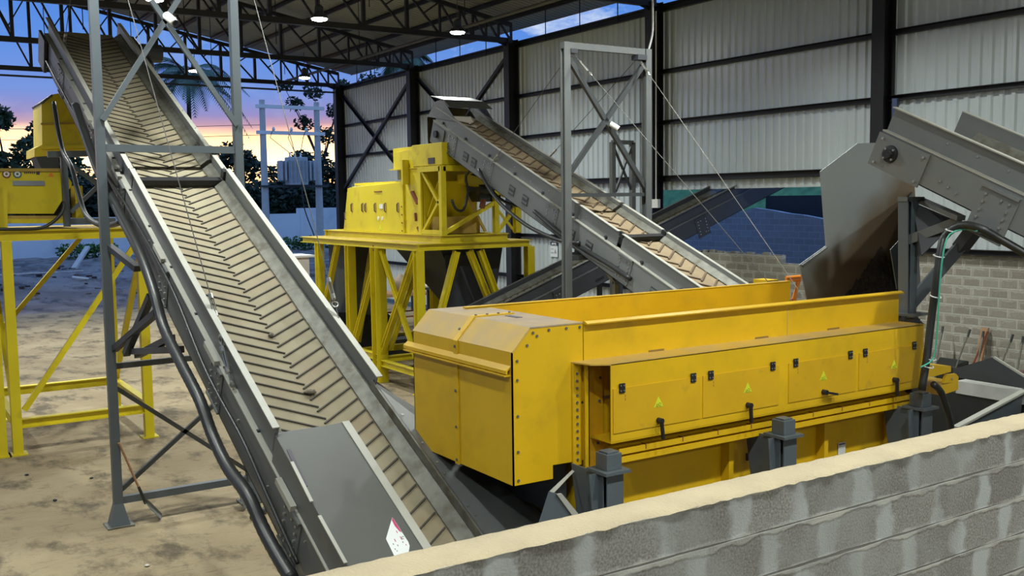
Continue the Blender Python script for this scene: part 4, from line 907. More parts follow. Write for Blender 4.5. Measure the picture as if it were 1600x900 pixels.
b = MB(); b.prism([A(75, 276, XC-.008), A(84, 276, XC-.008), A(80, 268.5, XC-.008)], (.008, 0, 0)); b.build('warning_triangle', orange_p, low)
b = MB(); b.mi(0); b.prism([A(20, 290, XC-.02), A(20, 282.5, XC-.02), A(70, 282.5, XC-.02), A(70, 290, XC-.02)], (.02, 0, 0)); b.build('steel_nameplate', steel_c, low)
b = MB()
for k, ch in enumerate((0, 1, 2, 3, 4, 5)): b.prism([A(38+k*3, 271.5, XC-.006), A(38+k*3, 268.5, XC-.006), A(40+k*3, 268.5, XC-.006), A(40+k*3, 271.5, XC-.006)], (.006, 0, 0))
b.prism([A(56.5, 273, XC-.006), A(56.5, 267, XC-.006), A(62, 267, XC-.006), A(62, 273, XC-.006)], (.006, 0, 0)); b.build('lettering', ink, low)
pz([(-60, 342), (102, 342), (102, 349), (-60, 349)], (.3, 0, 0), n='skid_beam'); pz([(-60, 337), (102, 337), (102, 342), (-60, 342)], (.3, 0, 0), n='skid_flange', m=lemon_dirty)
pz([(-60, 298), (11, 298), (12, 360), (-60, 360)], (.4, 0, 0), n='side_post', X=XC-.1)
pz([(117, 290), (129, 290), (131, 341), (119, 341)], (.5, 0, 0), n='post', X=XC+.2)
# upper housing
XU = 21.6
up = pz([(65, 162), (80, 148), (112, 142), (150, 215), (150, 240), (54, 245), (54, 232), (66, 226)], (1.2, 0, 0), n='upper_housing', X=XU)
pz([(63, 160), (81, 147), (83, 150), (66, 163)], (1.25, 0, 0), n='roof_edge', m=grey, X=XU-.03)
pz([(64, 192), (150, 190), (150, 193), (64, 195)], (.04, 0, 0), n='seam_rib', m=lemon_dirty, X=XU-.04)
pz([(66, 228), (140, 226), (140, 231), (66, 233)], (.06, 0, 0), n='seam_rib', m=lemon, X=XU-.06)
pz([(56, 245), (72, 244), (92, 244), (92, 266), (66, 266)], (.8, 0, 0), n='inlet_box', m=charcoal, X=XU)
# grey head support on the platform for conveyor 1
hs_ = thing('head_support', (20.4, -3, LT), 'grey square-tube stand on the left platform carrying the herringbone conveyor head', 'stand')
XS = 19.9
def hb(x0, y0, x1, y1, w=.11, m=bluegrey, n='post'): MB().bar(aX(x0, y0, XS), aX(x1, y1, XS), w, w, up=(1, 0, 0)).build(n, m, hs_)
hb(99, 240, 105, 354); hb(74, 241, 136, 240, n='beam'); hb(107, 346, 180, 345, n='beam'); hb(104, 252, 152, 288, .07, n='brace'); hb(110, 332, 154, 290, .07, n='brace')
hose('motor_cable', [aX(100, 315, 19.75), aX(98, 330, 19.72), aX(85, 345, 19.7), aX(65, 356, 19.7), aX(30, 358, 19.7), aX(-20, 358, 19.7)], .03, 'black cable looping under the left crusher and along the platform beam', 'cable')
b = MB(); b.cyl(aX(84, 325, 20.9), aX(84, 325, 22), .3, 20); b.cyl(aX(84, 325, 20.6), aX(84, 325, 20.9), .16, 16); b.top('electric_motor', rubber, 'black motor beneath the left crusher, above the platform beam', 'motor')
# ================================================================ PLATFORM 2 and crusher 2
XP = 20.24; YP = -10.55; YQ = -13.6; XQ = 27.4; Z2 = 3.5
p2 = thing('crusher_platform', (XP+3, -12, 0), 'lemon yellow braced platform in mid hall carrying the large crusher', 'platform')
cb2 = lambda p, q, w=.18, h=.16, n='beam', m=lemon, up=(0, 0, 1): cb(p, q, w, h, m, n, p2, up)
cb2((XP, YP, Z2-.07), (XQ, YP, Z2-.07)); cb2((XP, YP, Z2-.07), (XP, YQ, Z2-.07)); cb2((XP, YQ, Z2-.07), (XQ, YQ, Z2-.07)); cb2((XQ, YP, Z2-.07), (XQ, YQ, Z2-.07)); cb2((XP+2.17, YP, Z2-.07), (XP+2.17, YQ, Z2-.07))
MB().box(XP, XQ, YQ, YP, Z2, Z2+.012).build('deck', lemon_dirty, p2)
def leg2(x, y, w=.2, h=.2, up=(1, 0, 0)):
    p = MB().ibeam((x, y, .02), (x, y, Z2-.15), w, h, up=up, t=.02).build('leg', lemon, p2); MB().box(x-.16, x+.16, y-.16, y+.16, 0, .025).build('foot_plate', lemon, p)
leg2(XP, YP); leg2(XP, YQ); leg2(XP+2.17, YP, .30, .30); leg2(XP+2.17, YQ); leg2(24.1, YP, .22, .22); leg2(26.2, YP, .2, .2); leg2(26.2, YQ); leg2(24.1, YQ)
def br2(p, q, w=.13): MB().ibeam(p, q, w, w, t=.018).build('brace', lemon, p2)
br2((26.1, YP, 1.2), (24.9, YP, 3.35)); br2((24.0, YP, .75), (22.6, YP, 2.9)); br2((22.3, YP, .75), (20.4, YP, 3.3)); br2((22.2, YP, 3.3), (20.4, YP, .75), .1)
br2((XP, YP-.2, .8), (XP, -11.55, 3.3), .14); br2((XP, -13.2, .8), (XP, -12.2, 3.3), .14); br2((XP, -12.9, 1.0), (XP, -11.9, 3.3), .14)
br2((22.4, -10.8, .8), (22.4, -11.8, 3.3)); br2((22.4, -13.3, .8), (22.4, -12.2, 3.3)); br2((24.1, -11.2, 3.3), (24.1, -10.7, .8)); br2((24.1, -12.6, 3.3), (24.1, -13.4, .8)); br2((26.2, -12.0, 3.3), (26.2, -10.9, .8))
leg2(22.41, -12.1, .16, .16)
for (a, c) in (((24.1, YP, .62), (XP+2.17, YP, .62)), ((XP+2.17, YP, .50), (XP, YP, .50)), ((26.2, YP, .62), (24.1, YP, .62))): cb2(a, c, .15, .16)
for x in (XP, 22.41, 24.1, 26.2): cb2((x, YP, .56), (x, YQ, .56), .14, .15)
for yy, zz_ in ((YP+.11, 3.30),): 
    for dz in (0, .1): bolt(p2, (XP+2.17, yy, zz_+dz), (0, 1, 0), .02, .02, rust)
# discharge hoppers under the crusher (dark)
dh = thing('discharge_chute', (22, -12, 0), 'dark steel discharge chute hanging under the mid-hall crusher', 'chute')
MB().hexa([(20.9, -12.9, 1.5), (21.6, -12.9, 1.5), (21.6, -12.3, 1.5), (20.9, -12.3, 1.5), (20.8, -13.2, 3.4), (23.4, -13.2, 3.4), (23.4, -11.4, 3.4), (20.8, -11.4, 3.4)]).build('funnel', charcoal, dh)
MB().box(20.7, 20.72, -12.6, -11.5, 1.6, 3.2).build('skirt_plate', charcoal, dh)
MB().box(18.7, 19.5, -13.2, -11.2, .25, 1.6).build('chute_box', charcoal, dh)
b = MB(); b.box(24.9, 26.6, -11.9, -11.0, 1.4, 3.35); b.top('steel_cabinet', mat('olive_dark_steel', (.05, .052, .045), .6), 'dark steel bin standing under the left half of the mid-hall platform', 'bin')
# crusher 2
cr2 = thing('crusher', (22, -12, Z2), 'large lemon yellow crusher with rounded housing on the mid-hall platform', 'crusher')
YF = -11.25; YB2 = -12.9
# base skid frame
sk = MB(); sk.ibeam((XP+.05, YF+.03, Z2+.10), (27.3, YF+.03, Z2+.10), .16, .18, t=.02); sk.ibeam((XP+.05, YB2, Z2+.10), (27.3, YB2, Z2+.10), .16, .18, t=.02); sk.ibeam((XP+.05, YF+.1, Z2+.10), (XP+.05, YB2-.1, Z2+.10), .16, .18, t=.02); sk.ibeam((27.2, YF+.1, Z2+.10), (27.2, YB2-.1, Z2+.10), .16, .18, t=.02); sk.build('skid_frame', lemon, cr2)
z0 = Z2+.19
b = MB(); b.prism([(22.35, YF, z0), (26.1, YF, z0), (25.75, YF, 4.86), (25.4, YF, 4.90), (22.35, YF, 4.97)], (0, YB2-YF, 0)); rh = b.build('rotor_housing', lemon, cr2, bevel=.015)
MB().box(22.4, 25.6, YB2+.1, YF-.15, 4.93, 5.0).build('housing_lid', lemon, cr2)
for x in (22.62, 23.35, 23.95, 24.55, 24.75, 25.45): 
    MB().tube([(x, YF+.004, 4.22), (x, YF+.04, 4.24), (x, YF+.04, 4.42), (x, YF+.004, 4.44)], .014, 6).build('grab_handle', ink, rh)
    MB().box(x-.05, x+.05, YF, YF+.006, 4.2, 4.46).build('handle_plate', lemon_dirty, rh)
MB().tube([(25.9, YF+.004, 4.0), (25.9, YF+.04, 4.02), (25.9, YF+.04, 4.18), (25.9, YF+.004, 4.2)], .014, 6).build('grab_handle', ink, rh)
MB().box(23.5, 23.7, YF, YF+.012, 4.3, 4.42).build('rating_plate', label_w, rh)
for x in (23.55, 23.8): MB().cyl((x, YF, 4.05), (x, YF+.01, 4.05), .05, 14).build('pictogram', label_w, rh)
q = MB(); q.prism([(23.62, YF, 3.75), (23.76, YF, 3.75), (23.69, YF, 3.88)], (0, .01, 0)); q.build('warning_triangle', sticker_y, rh)
MB().box(23.55, 24.0, YF-.0, YF+.02, 4.74, 4.76).build('catch', rust, rh); 
for k, z in enumerate((4.35, 4.15, 3.95, 3.75)): bolt(rh, (22.42, YF, z), (0, 1, 0), .018, .02, rust)
# stepped mid body & feed tower
b = MB(); b.prism([(21.35, YF-.05, z0), (22.35, YF-.05, z0), (22.35, YF-.05, 5.0), (22.75, YF-.05, 5.25), (22.75, YF-.05, 5.72), (21.35, YF-.05, 5.80)], (0, -1.5, 0)); fb_ = b.build('feed_body', lemon, cr2, bevel=.01)
b = MB(); b.box(20.9, 23.15, YF-1.6, YF-.02, 5.28, 5.30); b.build('flange_ring', lemon, fb_)
b = MB(); b.box(21.8, 23.05, -12.6, YF-.1, 5.3, 5.82); b.build('inlet_box', lemon, cr2, bevel=.01)
b = MB(); b.box(20.35, 21.85, -12.75, YF-.02, 5.32, 5.84); ib = b.build('inlet_box', lemon, cr2, bevel=.01)
b = MB(); b.box(20.34, 20.35, -12.1, -11.6, 5.4, 5.75); b.build('clear_panel', steel_c, ib)
b = MB(); b.box(20.7, 21.0, YF-.02, YF-.0, 5.36, 5.5); b.build('inspection_hole', ink, ib)
b = MB(); b.box(22.1, 22.18, YF-.05, YF+.12, 4.9, 5.5); b.build('hinge_arm', lemon, cr2); 
b = MB(); b.cyl((22.5, YF+.02, 5.02), (22.5, YF+.02, 5.25), .05, 10); b.build('damper', steel_c, cr2)
b = MB(); b.bar((21.85, YF+.0, 4.72), (21.55, YF+.0, 4.42), .05, .09, up=(0, 1, 0)); b.bar((21.7, YF, 4.2), (21.68, YF, 4.0), .05, .05); b.bar((21.6, YF, 3.85), (21.5, YF, 3.75), .05, .05); b.build('lever', rust, cr2)
MB().box(21.35, 21.5, YF-.02, YF+.03, z0, 5.3).build('corner_post', lemon, cr2)
# open braced frame in front, under the conveyor head
fr = 5.05
def fbm(p, q, w=.11, n='frame_post', m=lemon): MB().bar(p, q, w, w).build(n, m, cr2)
fbm((20.32, YF, z0), (20.32, YF, 5.28), .13); fbm((21.35, YF, 5.24), (20.32, YF, 5.24), .13, 'frame_beam'); fbm((20.32, YF, 5.24), (20.32, -12.7, 5.24), .13, 'frame_beam'); fbm((20.32, -12.7, z0), (20.32, -12.7, 5.24), .12)
fbm((21.3, YF, 5.2), (20.38, YF, 4.35), .07, 'frame_brace'); fbm((21.3, YF, z0+.05), (20.38, YF, 4.55), .07, 'frame_brace'); fbm((20.38, YF+.0, z0+.06), (21.3, YF, z0+.06), .10, 'frame_beam')
fbm((20.32, YF-.05, z0+.05), (20.32, -12.65, 4.42), .09, 'frame_brace'); fbm((20.32, -12.4, z0+.05), (20.32, -11.9, 4.6), .06, 'frame_brace', lemon_dirty)
b = MB(); b.plate([(20.7, YF-.1, 4.95), (20.7, -12.6, 4.95), (21.3, -12.6, 4.1), (21.3, YF-.1, 4.1)], .02); b.build('inner_plate', lemon, cr2)
b = MB(); b.box(20.9, 21.35, -12.6, YF-.2, z0, 4.1); b.build('inner_box', lemon_dirty, cr2)
b = MB(); b.cyl((20.5, -12.2, 4.9), (20.9, -12.7, 4.9), .22, 16); b.box(20.4, 20.9, -12.9, -12.3, 4.45, 4.75); b.cyl((20.3, -12.6, 4.75), (20.3, -12.2, 4.75), .12, 12); b.build('hydraulic_unit', rubber, cr2)
b = MB(); b.cyl((20.3, -12.35, 4.5), (20.3, -12.3, 4.3), .07, 12); b.build('red_filter', rust, cr2)
b = MB(); b.prism([(20.25, -11.9, 5.1), (20.25, -13.4, 4.75), (20.25, -13.45, 4.5), (20.25, -12.8, 4.62), (20.25, -11.9, 4.9)], (.5, 0, 0)); b.build('guard_curve', lemon, cr2)
ht = [aX(690, 312, 20.2), aX(700, 330, 20.1), aX(718, 330, 20.1), aX(730, 308, 20.1), aX(722, 280, 20.1), aX(740, 265, 19.9), aX(748, 262, 19.0), aX(760, 285, 18.9), aX(790, 315, 18.9), aX(835, 327, 18.4)]
hose('hydraulic_hose', [aX(706, 312, 20.1), aX(712, 326, 20.1), aX(724, 328, 20.1), aX(731, 300, 20.1), aX(728, 275, 20.0), aX(745, 263, 19.2), aX(760, 288, 18.8), aX(790, 316, 18.6), aX(835, 326, 17.9)], .032, 'black hose looping from the crusher frame up under the tan belt conveyor', 'hose')
hose('hydraulic_hose', [aY(748, 265, -11.35), aY(775, 310, -11.35), aY(820, 350, -11.3), aY(870, 374, -11.3), aY(905, 380, -11.3)], .04, 'long sagging black cable hanging beneath the tan belt conveyor', 'cable')
hose('hydraulic_hose', [aY(835, 330, -11.36), aY(870, 360, -11.36), aY(905, 385, -11.36), aY(950, 412, -11.36), aY(985, 436, -11.36)], .045, 'black cable strapped along the lower edge of the tan belt conveyor', 'cable')
# curved yellow guard far right of the crusher
b = MB(); b.box(20.2, 20.35, -13.35, -13.2, z0, 4.5); b.bar((20.3, -12.7, z0), (20.3, -13.25, 4.3), .08, .08); b.bar((20.3, -12.7, 4.3), (20.3, -13.25, z0), .05, .05); b.build('end_guard', lemon, cr2)
# ================================================================ CHUTE AT THE FEEDER'S FAR END
XK = 8.75
ct = thing('steel_chute', (XK, -11, 0), 'large plain grey steel chute plate behind the feeder, shade painted brown, dark stain at foot', 'chute')
plm = bpy.data.materials.new('shade_stain_plate'); plm.use_nodes = True
def shade_and_stain(m):
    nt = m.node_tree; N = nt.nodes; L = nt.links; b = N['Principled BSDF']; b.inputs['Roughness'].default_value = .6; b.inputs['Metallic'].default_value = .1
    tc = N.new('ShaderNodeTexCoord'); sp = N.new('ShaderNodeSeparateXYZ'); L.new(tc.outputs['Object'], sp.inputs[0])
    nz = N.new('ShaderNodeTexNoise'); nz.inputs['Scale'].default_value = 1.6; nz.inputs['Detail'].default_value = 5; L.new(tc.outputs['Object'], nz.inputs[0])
    # conveyor's shadow painted brown toward the belt side, then dark residue stain (object space y,z)
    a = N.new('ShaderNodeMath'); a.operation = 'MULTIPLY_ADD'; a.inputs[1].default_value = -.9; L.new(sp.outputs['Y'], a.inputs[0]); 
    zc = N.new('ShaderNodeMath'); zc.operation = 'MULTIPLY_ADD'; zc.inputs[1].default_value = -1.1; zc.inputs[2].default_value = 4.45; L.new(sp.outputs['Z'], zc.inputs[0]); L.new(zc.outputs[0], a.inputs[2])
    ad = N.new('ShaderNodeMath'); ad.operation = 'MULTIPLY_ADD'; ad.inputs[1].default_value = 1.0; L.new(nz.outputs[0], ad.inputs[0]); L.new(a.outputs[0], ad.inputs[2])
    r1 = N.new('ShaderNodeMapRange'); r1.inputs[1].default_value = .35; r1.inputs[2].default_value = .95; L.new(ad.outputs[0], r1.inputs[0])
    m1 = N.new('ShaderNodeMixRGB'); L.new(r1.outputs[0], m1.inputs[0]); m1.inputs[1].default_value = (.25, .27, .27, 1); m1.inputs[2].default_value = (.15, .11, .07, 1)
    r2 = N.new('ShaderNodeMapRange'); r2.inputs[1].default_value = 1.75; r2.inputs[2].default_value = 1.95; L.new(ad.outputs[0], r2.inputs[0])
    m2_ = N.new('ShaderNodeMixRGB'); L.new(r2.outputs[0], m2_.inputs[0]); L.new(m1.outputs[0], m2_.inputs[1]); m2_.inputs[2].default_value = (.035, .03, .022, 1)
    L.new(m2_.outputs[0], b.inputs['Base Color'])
shade_and_stain(plm)
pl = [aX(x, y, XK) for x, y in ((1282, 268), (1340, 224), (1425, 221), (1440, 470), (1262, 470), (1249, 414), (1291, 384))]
MB().prism(pl, (.015, 0, 0)).build('shade_back_plate', plm, ct)
c0 = aX(1425, 221, XK)
b = MB(); b.plate([aX(1425, 300, XK), aX(1440, 470, XK), aX(1412, 470, 7.0), aX(1414, 318, 7.0)], .012); b.build('side_plate', charcoal, ct)
b = MB(); b.plate([aX(1391, 390, 7.2), aX(1409, 370, 7.2), aX(1409, 452, 7.2), aX(1401, 452, 7.2)], .01); b.build('corner_plate', bluegrey, ct)
b = MB(); b.plate([aX(1252, 414, XK-.01), aX(1292, 385, XK-.01), aX(1292, 388, XK-.01), aX(1255, 417, XK-.01)], .03); b.build('folded_edge', grey, ct)
# dark shredded material heaped at the chute foot
mulch = mat('dark_wet_mulch', (.030, .024, .018), .9, var=.4, vscale=20, bump=1, bscale=70, col2=(.10, .07, .04), c2amt=(.6, .7), c2scale=30)
b = MB(); n = 26; y0 = -10.9; y1 = -11.75; vs = []
for i in range(n+1):
    for j in range(n+1):
        x = 8.05+(XK-8.05)*i/n; y = y0+(y1-y0)*j/n; t = j/n
        z = 2.75+(.30+.75*t)*(i/n)**1.2 + random.uniform(-.03, .03); vs.append((x, y, z))
b._add(vs, [(i*(n+1)+j, (i+1)*(n+1)+j, (i+1)*(n+1)+j+1, i*(n+1)+j+1) for i in range(n) for j in range(n)])
o = b.top('mulch_heap', mulch, 'dark wet shredded heap lying at the right foot of the steel chute', 'mulch'); o['kind'] = 'stuff'
# ---- grey bracket stand carrying conveyor 3 on the feeder end
st = thing('conveyor_stand', (6.75, -9.5, 3.12), 'grey trestle stand on the feeder end carrying the right-hand conveyor', 'stand')
XT = 6.75
P_ = lambda x, y, X=XT: aX(x, y, X)
b = MB(); b.ibeam(P_(1417, 490), P_(1417, 312), .12, .14, up=(0, 1, 0), t=.02); b.box(XT-.075, XT-.068, P_(1417, 490).y-.06, P_(1417, 490).y+.06, P_(1417, 490).z, P_(1417, 312).z); b.build('post', bluegrey, st)
b = MB(); b.bar(P_(1410, 311), P_(1437, 311), .12, .05); b.build('top_plate', grey, st)
b = MB(); b.bar(P_(1436, 312), aX(1502, 341, 6.1), .10, .05); b.build('top_rail', grey, st)
b = MB(); b.bar(P_(1418, 376), aX(1500, 345, 6.2), .10, .10); b.build('arm', grey, st)
b = MB(); b.bar(P_(1424, 474), aX(1500, 385, 6.4), .12, .12); b.build('brace', bluegrey, st)
b = MB(); b.bar(aX(1500, 388, 6.4), aX(1548, 325, 6.0), .13, .13); b.build('brace', charcoal, st)
b = MB(); b.box(XT-.17, XT+.17, P_(1417, 490).y-.17, P_(1417, 490).y+.14, P_(1417, 490).z-.012, P_(1417, 490).z+.012); b.build('base_plate', grey, st)
b = MB(); b.bar((XT-.1, -9.47, 2.3), (XT-.1, -9.47, 3.15), .12, .12); b.build('lower_post', charcoal, st)
b = MB(); b.plate([P_(1425, 315), aX(1495, 345, 6.3), aX(1440, 400, 6.5), P_(1425, 400)], .01); 
b.build('web_plate', charcoal, st)
XC3 = 6.0
hose('cable_bundle', [aX(1440, 610, 6.15), aX(1448, 560, 6.15), aX(1455, 500, 6.15), aX(1463, 440, 6.1), aX(1470, 390, 6.1), aX(1476, 370, 6.1), aX(1500, 352, 5.95), aX(1530, 356, 5.75), aX(1560, 372, 5.6), aX(1600, 395, 5.38), aX(1650, 425, 5.1)], .04, 'thick black cable bundle rising from the feeder end and curving up to the right-hand conveyor', 'cable')
hose('power_cable', [aX(1458, 600, 6.2), aX(1470, 612, 6.2), aX(1480, 640, 6.2), aX(1486, 668, 6.3), aX(1488, 700, 6.4)], .035, 'black cable drooping below the amber drive cover', 'cable')
hose('green_wire', [aX(1438, 574, 6.08), aX(1458, 560, 6.08), aX(1464, 520, 6.05), aX(1468, 450, 6.02), aX(1474, 395, 6.0), aX(1484, 366, 5.98), aX(1510, 358, 5.9), aX(1527, 361, 5.75)], .008, 'thin green wire running up along the black cable bundle', 'wire', m=mat('mint_wire', (.05, .38, .26), .4))
for (x, y, X) in ((1462, 463, 6.1), (1467, 400, 6.1), (1450, 572, 6.13), (1454, 560, 6.13), (1486, 360, 6.03), (1538, 356, 5.72)):
    c = aX(x, y, X); b = MB(); b.tube([c+V(0, .052*math.cos(a), .014*math.sin(a))+V(.052*math.sin(a), 0, 0) for a in [k*math.pi/6 for k in range(13)]], .006, 5); b.top('cable_tie', label_w, 'pale cable tie around the black bundle near the right-hand conveyor', 'cable tie', 'cable ties on the bundle')
# ================================================================ PIT HOPPER AT THE RIGHT
ph = thing('loading_hopper', (8, -14.8, 0), 'dark grey loading hopper with a pale concrete rim, low at the right edge', 'hopper')
Zr = 1.5; r0 = aZ(1494, 595, Zr); 
yR = r0.y
b = MB(); b.box(2.5, r0.x, yR-.25, yR, Zr-.20, Zr); b.build('rim', mat('pale_rim', (.50, .50, .46), .8, var=.15), ph)
b = MB(); b.plate([aY(1488, 577, yR), aY(1553, 558, yR-.0), aY(1640, 612, yR), aY(1640, 616, yR), aY(1600, 607, yR), aY(1498, 590, yR)], .015); b.build('side_plate', grey_dark, ph)
b = MB(); b.bar(aY(1553, 558, yR-.01), aY(1640, 612, yR-.01), .04, .03); b.build('plate_edge', grey_light, ph)
b = MB(); b.bar(aZ(1493, 668, 1.35), aZ(1620, 600, 1.55), .09, .03); b.build('rail', grey_light, ph)
b = MB(); b.plate([aZ(1493, 668, 1.35), aZ(1620, 600, 1.55), aZ(1640, 650, .9), aZ(1500, 720, .7)], .02); b.build('inner_plate', bluegrey, ph)
b = MB(); b.box(2.5, r0.x-.1, yR-2.5, yR-.25, .2, .25); b.build('pit_floor', charcoal, ph)
b = MB(); b.box(4.2, 10.4, -14.5, -10.3, .0, .02); b.build('wet_ground_patch', charcoal, ph)  # thin dark sheet added as dark wet ground, no real cover
b = MB(); b.box(r0.x-3, r0.x+1.3, yR-.06, yR-.03, 0, Zr-.2); b.build('pit_wall', rubber, ph)
b = MB(); b.box(r0.x-.12, r0.x-.05, yR-2.6, yR-.25, 0, Zr-.1); b.build('end_plate', grey_dark, ph)
b = MB()
pk = aZ(1470, 650, .05)
for k in range(5): b.box(7.2+k*.32, 7.42+k*.32, -13.2, -10.6, .02, .08)
b.top('timber_planks', wood, 'dusty planks lying on the ground past the feeder drive', 'planks')
# ---- wheelbarrows leaning on the blockwork
def barrow(name, x, y, s, label, trayc, tilt, group='wheelbarrows against the block wall'):
    t = thing(name, (x, y, 0), label, 'wheelbarrow', group)
    # stood on its nose against the wall, handles up
    b = MB(); b.hexa([(x-.32, y, .45), (x+.32, y, .45), (x+.26, y+.25, .55), (x-.26, y+.25, .55), (x-.34, y-.05, 1.12), (x+.34, y-.05, 1.12), (x+.22, y+.30, 1.0), (x-.22, y+.30, 1.0)]); b.build('tray', trayc, t, bevel=.03)
    for sx in (-1, 1):
        MB().tube([(x+sx*.12, y+.30, .25), (x+sx*.22, y+.28, .9), (x+sx*.26, y+.1, 1.35), (x+sx*.30, y-.08, 1.72)], .018, 8).build('handle_tube', galv, t)
        MB().tube([(x+sx*.29, y-.03, 1.6), (x+sx*.305, y-.09, 1.75)], .024, 8).build('grip', rubber, t)
    pts = [(x+.0, y+.33+.0, .2)]
    q = MB(); q.tube([(x+.18*math.cos(a), y+.34, .2+.18*math.sin(a)) for a in [k*math.pi/8 for k in range(17)]], .045, 8, cap=False); q.build('tyre', rubber, t)
    MB().cyl((x, y+.30, .2), (x, y+.38, .2), .12, 12).build('wheel_hub', galv, t)
    return t
barrow('wheelbarrow', 12.05, -18.55, 1, 'black wheelbarrow tipped against the block wall, behind the cable bundle', rubber, 0)
barrow('wheelbarrow', 11.12, -18.5, 1, 'rust-brown wheelbarrow against the block wall beside the pink plank', rust, 0)
barrow('wheelbarrow', 10.25, -18.4, 1, 'faded maroon wheelbarrow nearest the right edge, against the block wall', mat('faded_maroon', (.16, .09, .09), .6), 0)
p = aY(1540, 580, -18.6); 
b = MB(); b.bar((11.62, -18.45, .0), (11.58, -18.9, 1.78), .14, .05, up=(0, 1, 0)); b.top('timber_plank', wood, 'reddish timber plank leaning on the block wall between the wheelbarrows', 'plank')
b = MB(); b.bar((11.85, -18.2, .0), (11.5, -18.85, 1.72), .03, .03); b.top('steel_rod', rust, 'thin brown rod leaning beside the plank on the block wall', 'rod')
# ---- orange frame behind the feeder
of = thing('tubular_frame', aX(1235, 455, 12.2), 'small orange tube frame with a black seat box, behind the feeder far wall', 'frame'); of.location.z = 0
O = lambda x, y: aX(x, y, 12.2)
for a, c in (((1228, 434), (1252, 432)), ((1228, 438), (1250, 438)), ((1251, 433), (1239, 468)), ((1231, 436), (1232, 470)), ((1246, 440), (1242, 470))):
    MB().cyl(O(*a), O(*c), .028, 8).build('tube', orange_p, of)
zb_ = O(1232, 470)
MB().cyl((zb_.x, zb_.y, 0), zb_, .028, 8).build('tube', orange_p, of); zb_ = O(1239, 468); MB().cyl((zb_.x, zb_.y, 0), zb_, .028, 8).build('tube', orange_p, of)
a = O(1216, 441); c = O(1227, 470); MB().box(a.x, a.x+.3, c.y, a.y, c.z, a.z).build('black_box', rubber, of)
a = O(1200, 438); c = O(1216, 470); MB().box(a.x, a.x+.35, c.y, a.y, c.z, a.z).build('yellow_panel', amber, of)
# ================================================================ OUTSIDE THE OPENING: blue-lit blockwork, dark canopy, green slope
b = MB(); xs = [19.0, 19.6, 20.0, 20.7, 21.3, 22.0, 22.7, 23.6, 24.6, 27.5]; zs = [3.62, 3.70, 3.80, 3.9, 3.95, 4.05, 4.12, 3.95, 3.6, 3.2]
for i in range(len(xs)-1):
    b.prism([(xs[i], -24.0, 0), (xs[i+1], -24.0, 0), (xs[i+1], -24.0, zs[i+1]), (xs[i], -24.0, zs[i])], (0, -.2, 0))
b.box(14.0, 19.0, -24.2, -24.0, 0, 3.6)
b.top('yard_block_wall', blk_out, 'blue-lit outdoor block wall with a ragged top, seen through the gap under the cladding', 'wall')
b = MB(); b.box(13, 23.6, -25.6, -25.5, 3.0, 4.50); b.top('dark_hoarding', charcoal, 'flat black hoarding rising above the ragged outdoor block wall', 'hoarding')
b = MB(); n = 20; vs = []
for i in range(n+1):
    for j in range(6):
        x = 22.5+6*i/n; y = -24.4-j*.7; vs.append((x, y, -.05+max(0, 4.55*math.sin(math.pi*min(1, max(0, (i/n)*.95+.02)))**.5)*(1-.04*j*j)+random.uniform(-.05, .05) if 0 < i < n else -.05))
b._add(vs, [(i*6+j, (i+1)*6+j, (i+1)*6+j+1, i*6+j+1) for i in range(n) for j in range(5)])
o = b.top('soil_heap', mat('black_soil', (.02, .022, .028), .9, bump=.5), 'black soil heap behind the dark conveyor, right of the wall column', 'heap')
b = MB(); b.prism([(8, -36, -.05), (75, -36, -.05), (75, -42, 5.6), (8, -42, 5.6)], (0, -4, 0)); o = b.top('green_slope', mat('slope_green', (.11, .24, .09), .9, var=.3, vscale=2), 'green planted slope glimpsed just under the corrugated cladding', 'slope')
# ================================================================ SMALLER THINGS UNDER AND BEHIND THE PLATFORM
t = thing('machine_bench', (27.5, -16.3, 0), 'dark steel bench against the cladding, under the green machine', 'bench')
MB().box(26.8, 29.2, -16.8, -15.4, 1.55, 1.62).build('bench_top', black, t)
for x in (26.9, 29.1):
    for y in (-16.7, -15.5): MB().bar((x, y, 0), (x, y, 1.55), .08, .08).build('leg', black, t)
t = thing('power_unit', (28, -16.2, 1.62), 'green power unit with a tank and motor on the bench, seen under the mid-hall platform', 'machine')
MB().box(27.0, 28.0, -16.6, -15.7, 1.62, 2.75).build('tank', rubber, t, bevel=.03); MB().box(28.2, 29.1, -16.6, -15.7, 2.0, 2.95).build('green_case', green_p, t, bevel=.04)
MB().cyl((27.4, -15.6, 1.85), (26.7, -15.6, 1.85), .18, 16).build('motor', green_p, t); MB().cyl((26.7, -15.6, 1.85), (26.6, -15.6, 1.85), .12, 14).build('fan_cap', rust, t)
